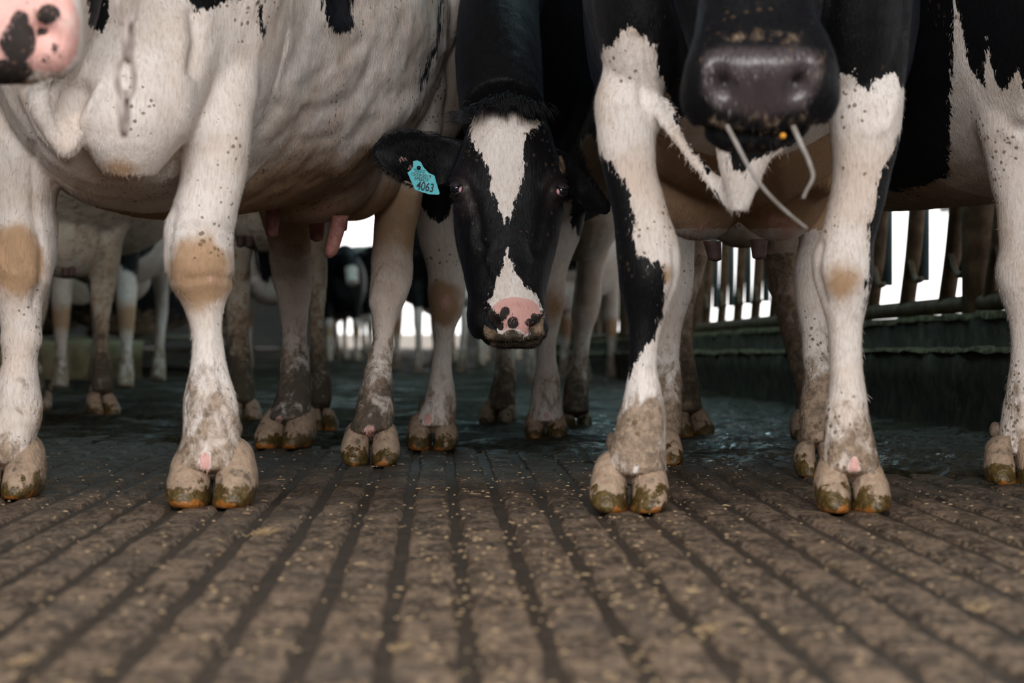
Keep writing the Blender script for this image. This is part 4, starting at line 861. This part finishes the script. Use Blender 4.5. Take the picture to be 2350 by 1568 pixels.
# ---------------- cow G and F: rear ends further back
def back_cow(label, legs, secs, udder, feet, org, tts, blk0, vox=.011, tail=None):
    s = Soup()
    for d, rows in legs: leg(s, d, rows, thick=1.2, bend=[(rows[0][0], .05), (650, .16), (rows[-1][0], 0)])
    loft_y(s, secs, 2.2)
    for c, r in udder: s.ell(c, r)
    # neck and head at the far end of the body
    y1 = secs[-1][0]; cx = secs[-1][1]
    loft_path(s, [(cx, y1 - .3, 1.15, .16, .22), (cx, y1 + .1, 1.2, .13, .18), (cx, y1 + .5, 1.15, .10, .13), (cx, y1 + .72, 1.0, .08, .10), (cx, y1 + .85, .78, .07, .06)], 2.1)
    me = remesh(s, vox, 5, 'cow_body'); v = getv(me); uv = px(v)
    v = v + getn(me) * ((fbm(v, 12, 88) - .5) * .008)[:, None]; setv(me, v)
    blk = np.clip(blk0(v, uv), -.05, .05); pink = np.zeros(len(v))
    for c, r in udder: pink = np.maximum(pink, .7 * np.exp(-(((v - np.array(c)) / np.array(r)) ** 2).sum(1) ** 2 * .6))
    paint(me, blk=blk, tan=np.full(len(v), .30), pink=pink * .7, mud=splash_mud(v, .5, .06, 1.0, .42), dark=v[:, 0] * 0, dung=.75 * (1 - sst(v[:, 2], .1, .5)))
    o = finish_cow(me, 'cow', label, org); me.materials[0] = HIDE_SHADED; hooves(o, feet, np.array(org)); teats(o, tts, np.array(org), M_TEATD)
    if tail is not None:
        pts, rr = tail; pp = []; gg = np.random.default_rng(5)
        for i in range(260):
            q = np.array(pts, float); off = gg.normal(0, 1, 3) * rr; pp.append([q[k] + off * (1 - .5 * k / len(q)) * (1 if k else .4) - np.array(org) for k in range(len(q))])
        strands('tail_switch', pp, .0022, M_HAIRB, o)['kind'] = 'stuff'
    return o
back_cow('mud-caked cow standing close behind the white cow, its dark udder showing',
    [(7.4, [(360, 500, 620), (480, 512, 600), (560, 514, 582), (640, 516, 575), (700, 518, 570), (760, 520, 572), (820, 524, 578), (880, 527, 584), (920, 528, 586)]),
     (6.94, [(340, 690, 800), (480, 702, 775), (560, 706, 756), (640, 708, 752), (700, 710, 748), (760, 711, 746), (820, 712, 752), (880, 712, 762), (925, 710, 765)])],
    [(6.95, -.66, 1.08, .12, .25), (7.15, -.66, 1.06, .24, .34), (7.5, -.68, 1.05, .30, .38), (8.0, -.70, 1.05, .32, .38), (8.4, -.70, 1.08, .26, .33), (8.6, -.70, 1.1, .14, .22)],
    [((-.735, 7.25, .66), (.13, .16, .14))], [(556, 975, 80, .2), (738, 990, 66, .3)], (-.68, 7.7, 0),
    [(552, 545, 7.15, .03, .013, 0, 0), (572, 545, 7.15, .03, .013, 0, 0)], lambda v, uv: np.full(len(v), -.05),
    tail=([P(600, 470, 7.62), P(602, 540, 7.64), P(606, 600, 7.62), P(612, 642, 7.62)], .014))
back_cow('dim greenish-brown cow seen from behind, between the white cow\'s forelegs',
    [(8.12, [(420, 240, 330), (502, 246, 299), (564, 217, 282), (620, 208, 274), (662, 206, 265), (705, 208, 257), (733, 215, 253), (761, 220, 251), (803, 219, 251), (845, 212, 257), (895, 208, 262)]),
     (8.3, [(420, 10, 125), (560, 30, 122), (640, 45, 117), (705, 55, 110), (761, 60, 96), (820, 60, 96), (870, 55, 102), (895, 50, 107)])],
    [(7.95, -1.48, 1.06, .14, .28), (8.15, -1.48, 1.02, .26, .38), (8.6, -1.5, 1.0, .34, .42), (9.2, -1.52, 1.0, .34, .42), (9.6, -1.52, 1.05, .26, .34), (9.8, -1.52, 1.1, .14, .2)],
    [((-1.52, 8.3, .60), (.13, .17, .14))], [(230, 955, 72, .5), (75, 948, 66, -.2)], (-1.5, 8.9, 0),
    [(150, 612, 8.2, .035, .013, 0, 0), (165, 615, 8.2, .03, .012, 0, 0)], lambda v, uv: np.full(len(v), -.05))

# ---------------- herd in the background
def herd_mesh(seed, vox=.017, black=.5, pose='stand'):
    """whole cow, head towards -Y, front feet at y=0, rear feet at y=1.45"""
    s = Soup(); lie = pose == 'lie'; dz = -.50 if lie else 0
    loft_y(s, [(-.16, 0, 1.02 + dz, .12, .26), (0, 0, 1.0 + dz, .24, .37), (.35, 0, .98 + dz, .33, .42), (.75, 0, .97 + dz, .38, .43), (1.15, 0, 1.0 + dz, .36, .41), (1.5, 0, 1.06 + dz, .26, .32), (1.68, 0, 1.1 + dz, .14, .2)], 2.2)
    loft_path(s, [(0, .1, 1.2 + dz, .16, .22), (0, -.35, 1.25 + dz, .13, .18), (0, -.66, 1.25 + dz, .10, .13), (0, -.84, 1.22 + dz, .10, .11), (0, -1.0, 1.08 + dz, .08, .09), (0, -1.12, .94 + dz, .075, .06)], 2.1)
    for sx in (-1, 1):
        s.ell((sx * .16, -.74, 1.3 + dz), (.09, .02, .045))
        if not lie:
            loft_path(s, [(sx * .17, .05, .95, .09, .11), (sx * .17, .03, .62, .06, .07), (sx * .17, 0, .40, .050, .055), (sx * .17, 0, .34, .045, .05), (sx * .17, 0, .20, .03, .032), (sx * .17, -.005, .11, .042, .044), (sx * .17, -.03, .06, .045, .055), (sx * .17, -.05, .0, .05, .07)], 2.1, up=(1, 0, 0))
            loft_path(s, [(sx * .2, 1.42, 1.0, .11, .18), (sx * .2, 1.38, .72, .075, .12), (sx * .19, 1.50, .52, .04, .065), (sx * .19, 1.52, .44, .037, .05), (sx * .18, 1.47, .22, .03, .036), (sx * .18, 1.43, .10, .042, .045), (sx * .18, 1.38, .0, .048, .065)], 2.1, up=(1, 0, 0))
        else:
            loft_path(s, [(sx * .3, .1, .25, .09, .08), (sx * .36, -.25, .10, .05, .05), (sx * .30, .1, .06, .04, .04)], 2.0, up=(0, 0, 1))
    if not lie: s.ell((0, 1.22, .60), (.16, .2, .14))
    loft_path(s, [(0, 1.64, 1.25 + dz, .03, .03), (0, 1.72, .95 + dz, .018, .018), (0, 1.70, .6 + dz if not lie else .2, .03, .03)], 2, up=(1, 0, 0), K=12)
    me = remesh(s, vox, 4, 'cow_body'); v = getv(me)
    b_ = (fbm(v, 1.9, seed, 2) - (1 - black)) * .4; b_ = np.where((v[:, 2] < .52) & (not lie), -.05, b_)
    ud = .9 * np.exp(-(((v - np.array((0, 1.22, .58))) / np.array((.15, .2, .13))) ** 2).sum(1) ** 2) * (0 if lie else 1)
    knee = np.where(v[:, 1] < .2, np.exp(-((v[:, 2] - .37) / .07) ** 2), 0) * .9 * (0 if lie else 1)
    paint(me, blk=np.clip(b_, -.05, .05), tan=knee + .2, pink=ud, mud=splash_mud(v, .3, .05, .9, .15), dark=v[:, 0] * 0, dung=v[:, 0] * 0 + .1)
    me.materials.append(HIDE); me.polygons.foreach_set('use_smooth', [True] * len(me.polygons)); return me
HM = [herd_mesh(11, .017, .42), herd_mesh(23, .017, .62), herd_mesh(37, .017, .30), herd_mesh(5, .02, .60, 'lie')]
def herd(u, vb, k, yaw, scale, label, group='cows at the back of the barn', z=0.):
    d = DG(vb) if vb > 0 else -vb; o = bpy.data.objects.new('cow', HM[k]); col.objects.link(o)
    o.location = ((u - CX) * d / F, d, z); o.rotation_euler = (0, 0, yaw); o.scale = (scale,) * 3
    tag(o, label, 'cow', group); return o
R = math.radians
herd(215, 893, 2, R(2), .92, 'pale cow with two tan knees in front of the mossy stall curb')
herd(400, -15.6, 3, R(165), .95, 'black and white cow lying on the stall bed behind the curb', z=.2)
herd(105, -15.6, 3, R(10), .95, 'dark cow lying on the stall bed at far left behind the curb', z=.2)
herd(620, -17.1, 2, R(186), .95, 'cream-white cow with pink udder behind the muddy legs')
herd(786, -20.8, 1, R(10), .70, 'small black and white cow standing against the bright opening')
herd(955, -16.8, 0, R(190), .80, 'white cow with black back beyond the centre cow\'s foreleg')
herd(1062, -18.2, 2, R(12), .78, 'cream cow farther back between the centre cow\'s foreleg and muzzle')
herd(1150, -21.0, 1, R(0), .80, 'dark patched cow farthest back below the centre cow\'s muzzle')
o = herd(1350, -13.9, 2, R(170), .80, 'beige cow with head through the headlocks behind the centre cow\'s hind leg')
herd(880, -24.0, 1, R(20), .80, 'black cow at the edge of the bright opening behind the white cow\'s hock')

# ================================================================== small things
# hanging chain in front of cow A's chest
ch = bpy.data.objects.new('chain', None); col.objects.link(ch); top = P(290, -160, 2.75); ch.location = top
tag(ch, 'short steel chain hanging in front of the white cow\'s chest', 'chain')
vv = -160; i = 0
while vv < 285:
    cpt = P(290 + 5 * math.sin(vv * .02), vv, 2.75) - top; a = np.linspace(0, 2 * math.pi, 18, endpoint=False); s = Soup(); Rg = []
    Lh, Wh = .0245, .0100
    for t in a:
        c = np.array((math.cos(t) * Wh, 0, math.sin(t) * Lh)); tn = np.array((-math.sin(t) * Wh, 0, math.cos(t) * Lh)); tn /= np.linalg.norm(tn); nr = np.cross(tn, (0, 1, 0))
        b_ = np.linspace(0, 2 * math.pi, 7, endpoint=False); Rg.append(c + np.cos(b_)[:, None] * nr * .0036 + np.sin(b_)[:, None] * np.array((0, 1, 0)) * .0036)
    V = np.vstack(Rg); fs = [(j * 7 + k, j * 7 + (k + 1) % 7, ((j + 1) % 18) * 7 + (k + 1) % 7, ((j + 1) % 18) * 7 + k) for j in range(18) for k in range(7)]
    me = bpy.data.meshes.new('link'); me.from_pydata(V.tolist(), [], fs); me.update(); o = link('chain_link', me, M_CHAIN, ch); o.location = cpt; o.rotation_euler = (0, 0, 0.15 if i % 2 == 0 else 1.4)
    vv += 84; i += 1
# stalks hanging from cow C's mouth
tag(tube('straw_stalk', [P(1668, 288, 3.12), P(1690, 330, 3.11), P(1715, 378, 3.11), P(1750, 430, 3.11), P(1800, 482, 3.12), P(1852, 525, 3.13)], [.0030, .0032, .0030, .0026, .0024, .0020], M_STALK), 'long pale stalk hanging diagonally from the black cow\'s muzzle', 'straw')
tag(tube('straw_stalk', [P(1820, 290, 3.12), P(1838, 330, 3.11), P(1858, 375, 3.11), P(1866, 405, 3.11), P(1850, 440, 3.11), P(1843, 456, 3.11)], [.0038, .0034, .003, .0026, .0024, .0024], M_STALK), 'short hooked pale stalk hanging from the black cow\'s lip', 'straw')
s = Soup(); s.ell((0, 0, 0), (.0042, .004, .0042)); o = link('corn_kernel', s.mesh('corn_kernel'), M_CORN); o.location = P(1797, 312, 3.152); tag(o, 'orange corn kernel stuck on the black cow\'s lip', 'corn')
# straw wisps on the floor
def wisp(u, v_, n, spread, label, sd):
    d = DG(v_); c = np.array(((u - CX) * d / F, d, .002)); gg = np.random.default_rng(sd); pp = []
    for i in range(n):
        a = gg.normal(0, .35); L = gg.uniform(.004, .013); o_ = np.array((gg.normal(0, spread), gg.normal(0, spread * 1.6), gg.uniform(0, .004)))
        pp.append([o_ + np.array((math.cos(a), math.sin(a), 0)) * L * t + np.array((0, 0, .004 * math.sin(3 * t))) for t in np.linspace(-1, 1, 5)])
    o = strands('straw_wisp', pp, .0011, M_STRAW); o.location = c; tag(o, label, 'straw', 'straw wisps on the floor')
wisp(612, 1225, 26, .012, 'straw wisp on the grooved floor below the white cow\'s front hoof', 1)
wisp(60, 1522, 9, .006, 'straw wisp at the lower left corner of the floor', 2)
wisp(1620, 1450, 12, .01, 'straw wisp on the floor ahead of the black cow\'s left hoof', 3)
wisp(920, 1492, 6, .006, 'straw wisp low on the floor near the middle', 4)
wisp(2260, 1400, 8, .008, 'straw wisp at the right side of the front floor', 5)

# ================================================================== short coat on the near cows
def coat(o, n, L, W, seed, ymax, zmax=1.02):
    def msk(p, nr):
        vd = -p / np.linalg.norm(p, axis=1)[:, None]
        u = CX + F * p[:, 0] / p[:, 1]
        return ((nr * vd).sum(1) > -.15) & (p[:, 2] < zmax) & (p[:, 2] > .07) & (p[:, 1] < ymax) & (u > -120) & (u < 2470)
    f = blades('coat', o, msk, n, L, W, HIDE, o, droop=.9, lift=.28, seed=seed)
    return f
coat(cowA, 110000, .010, .0011, 1, 6.2)
coat(cowB, 110000, .009, .0010, 2, 6.6, 1.1)
coat(cowC, 110000, .010, .0011, 3, 5.6, .95)
coat(cowD, 40000, .010, .0012, 4, 5.4)
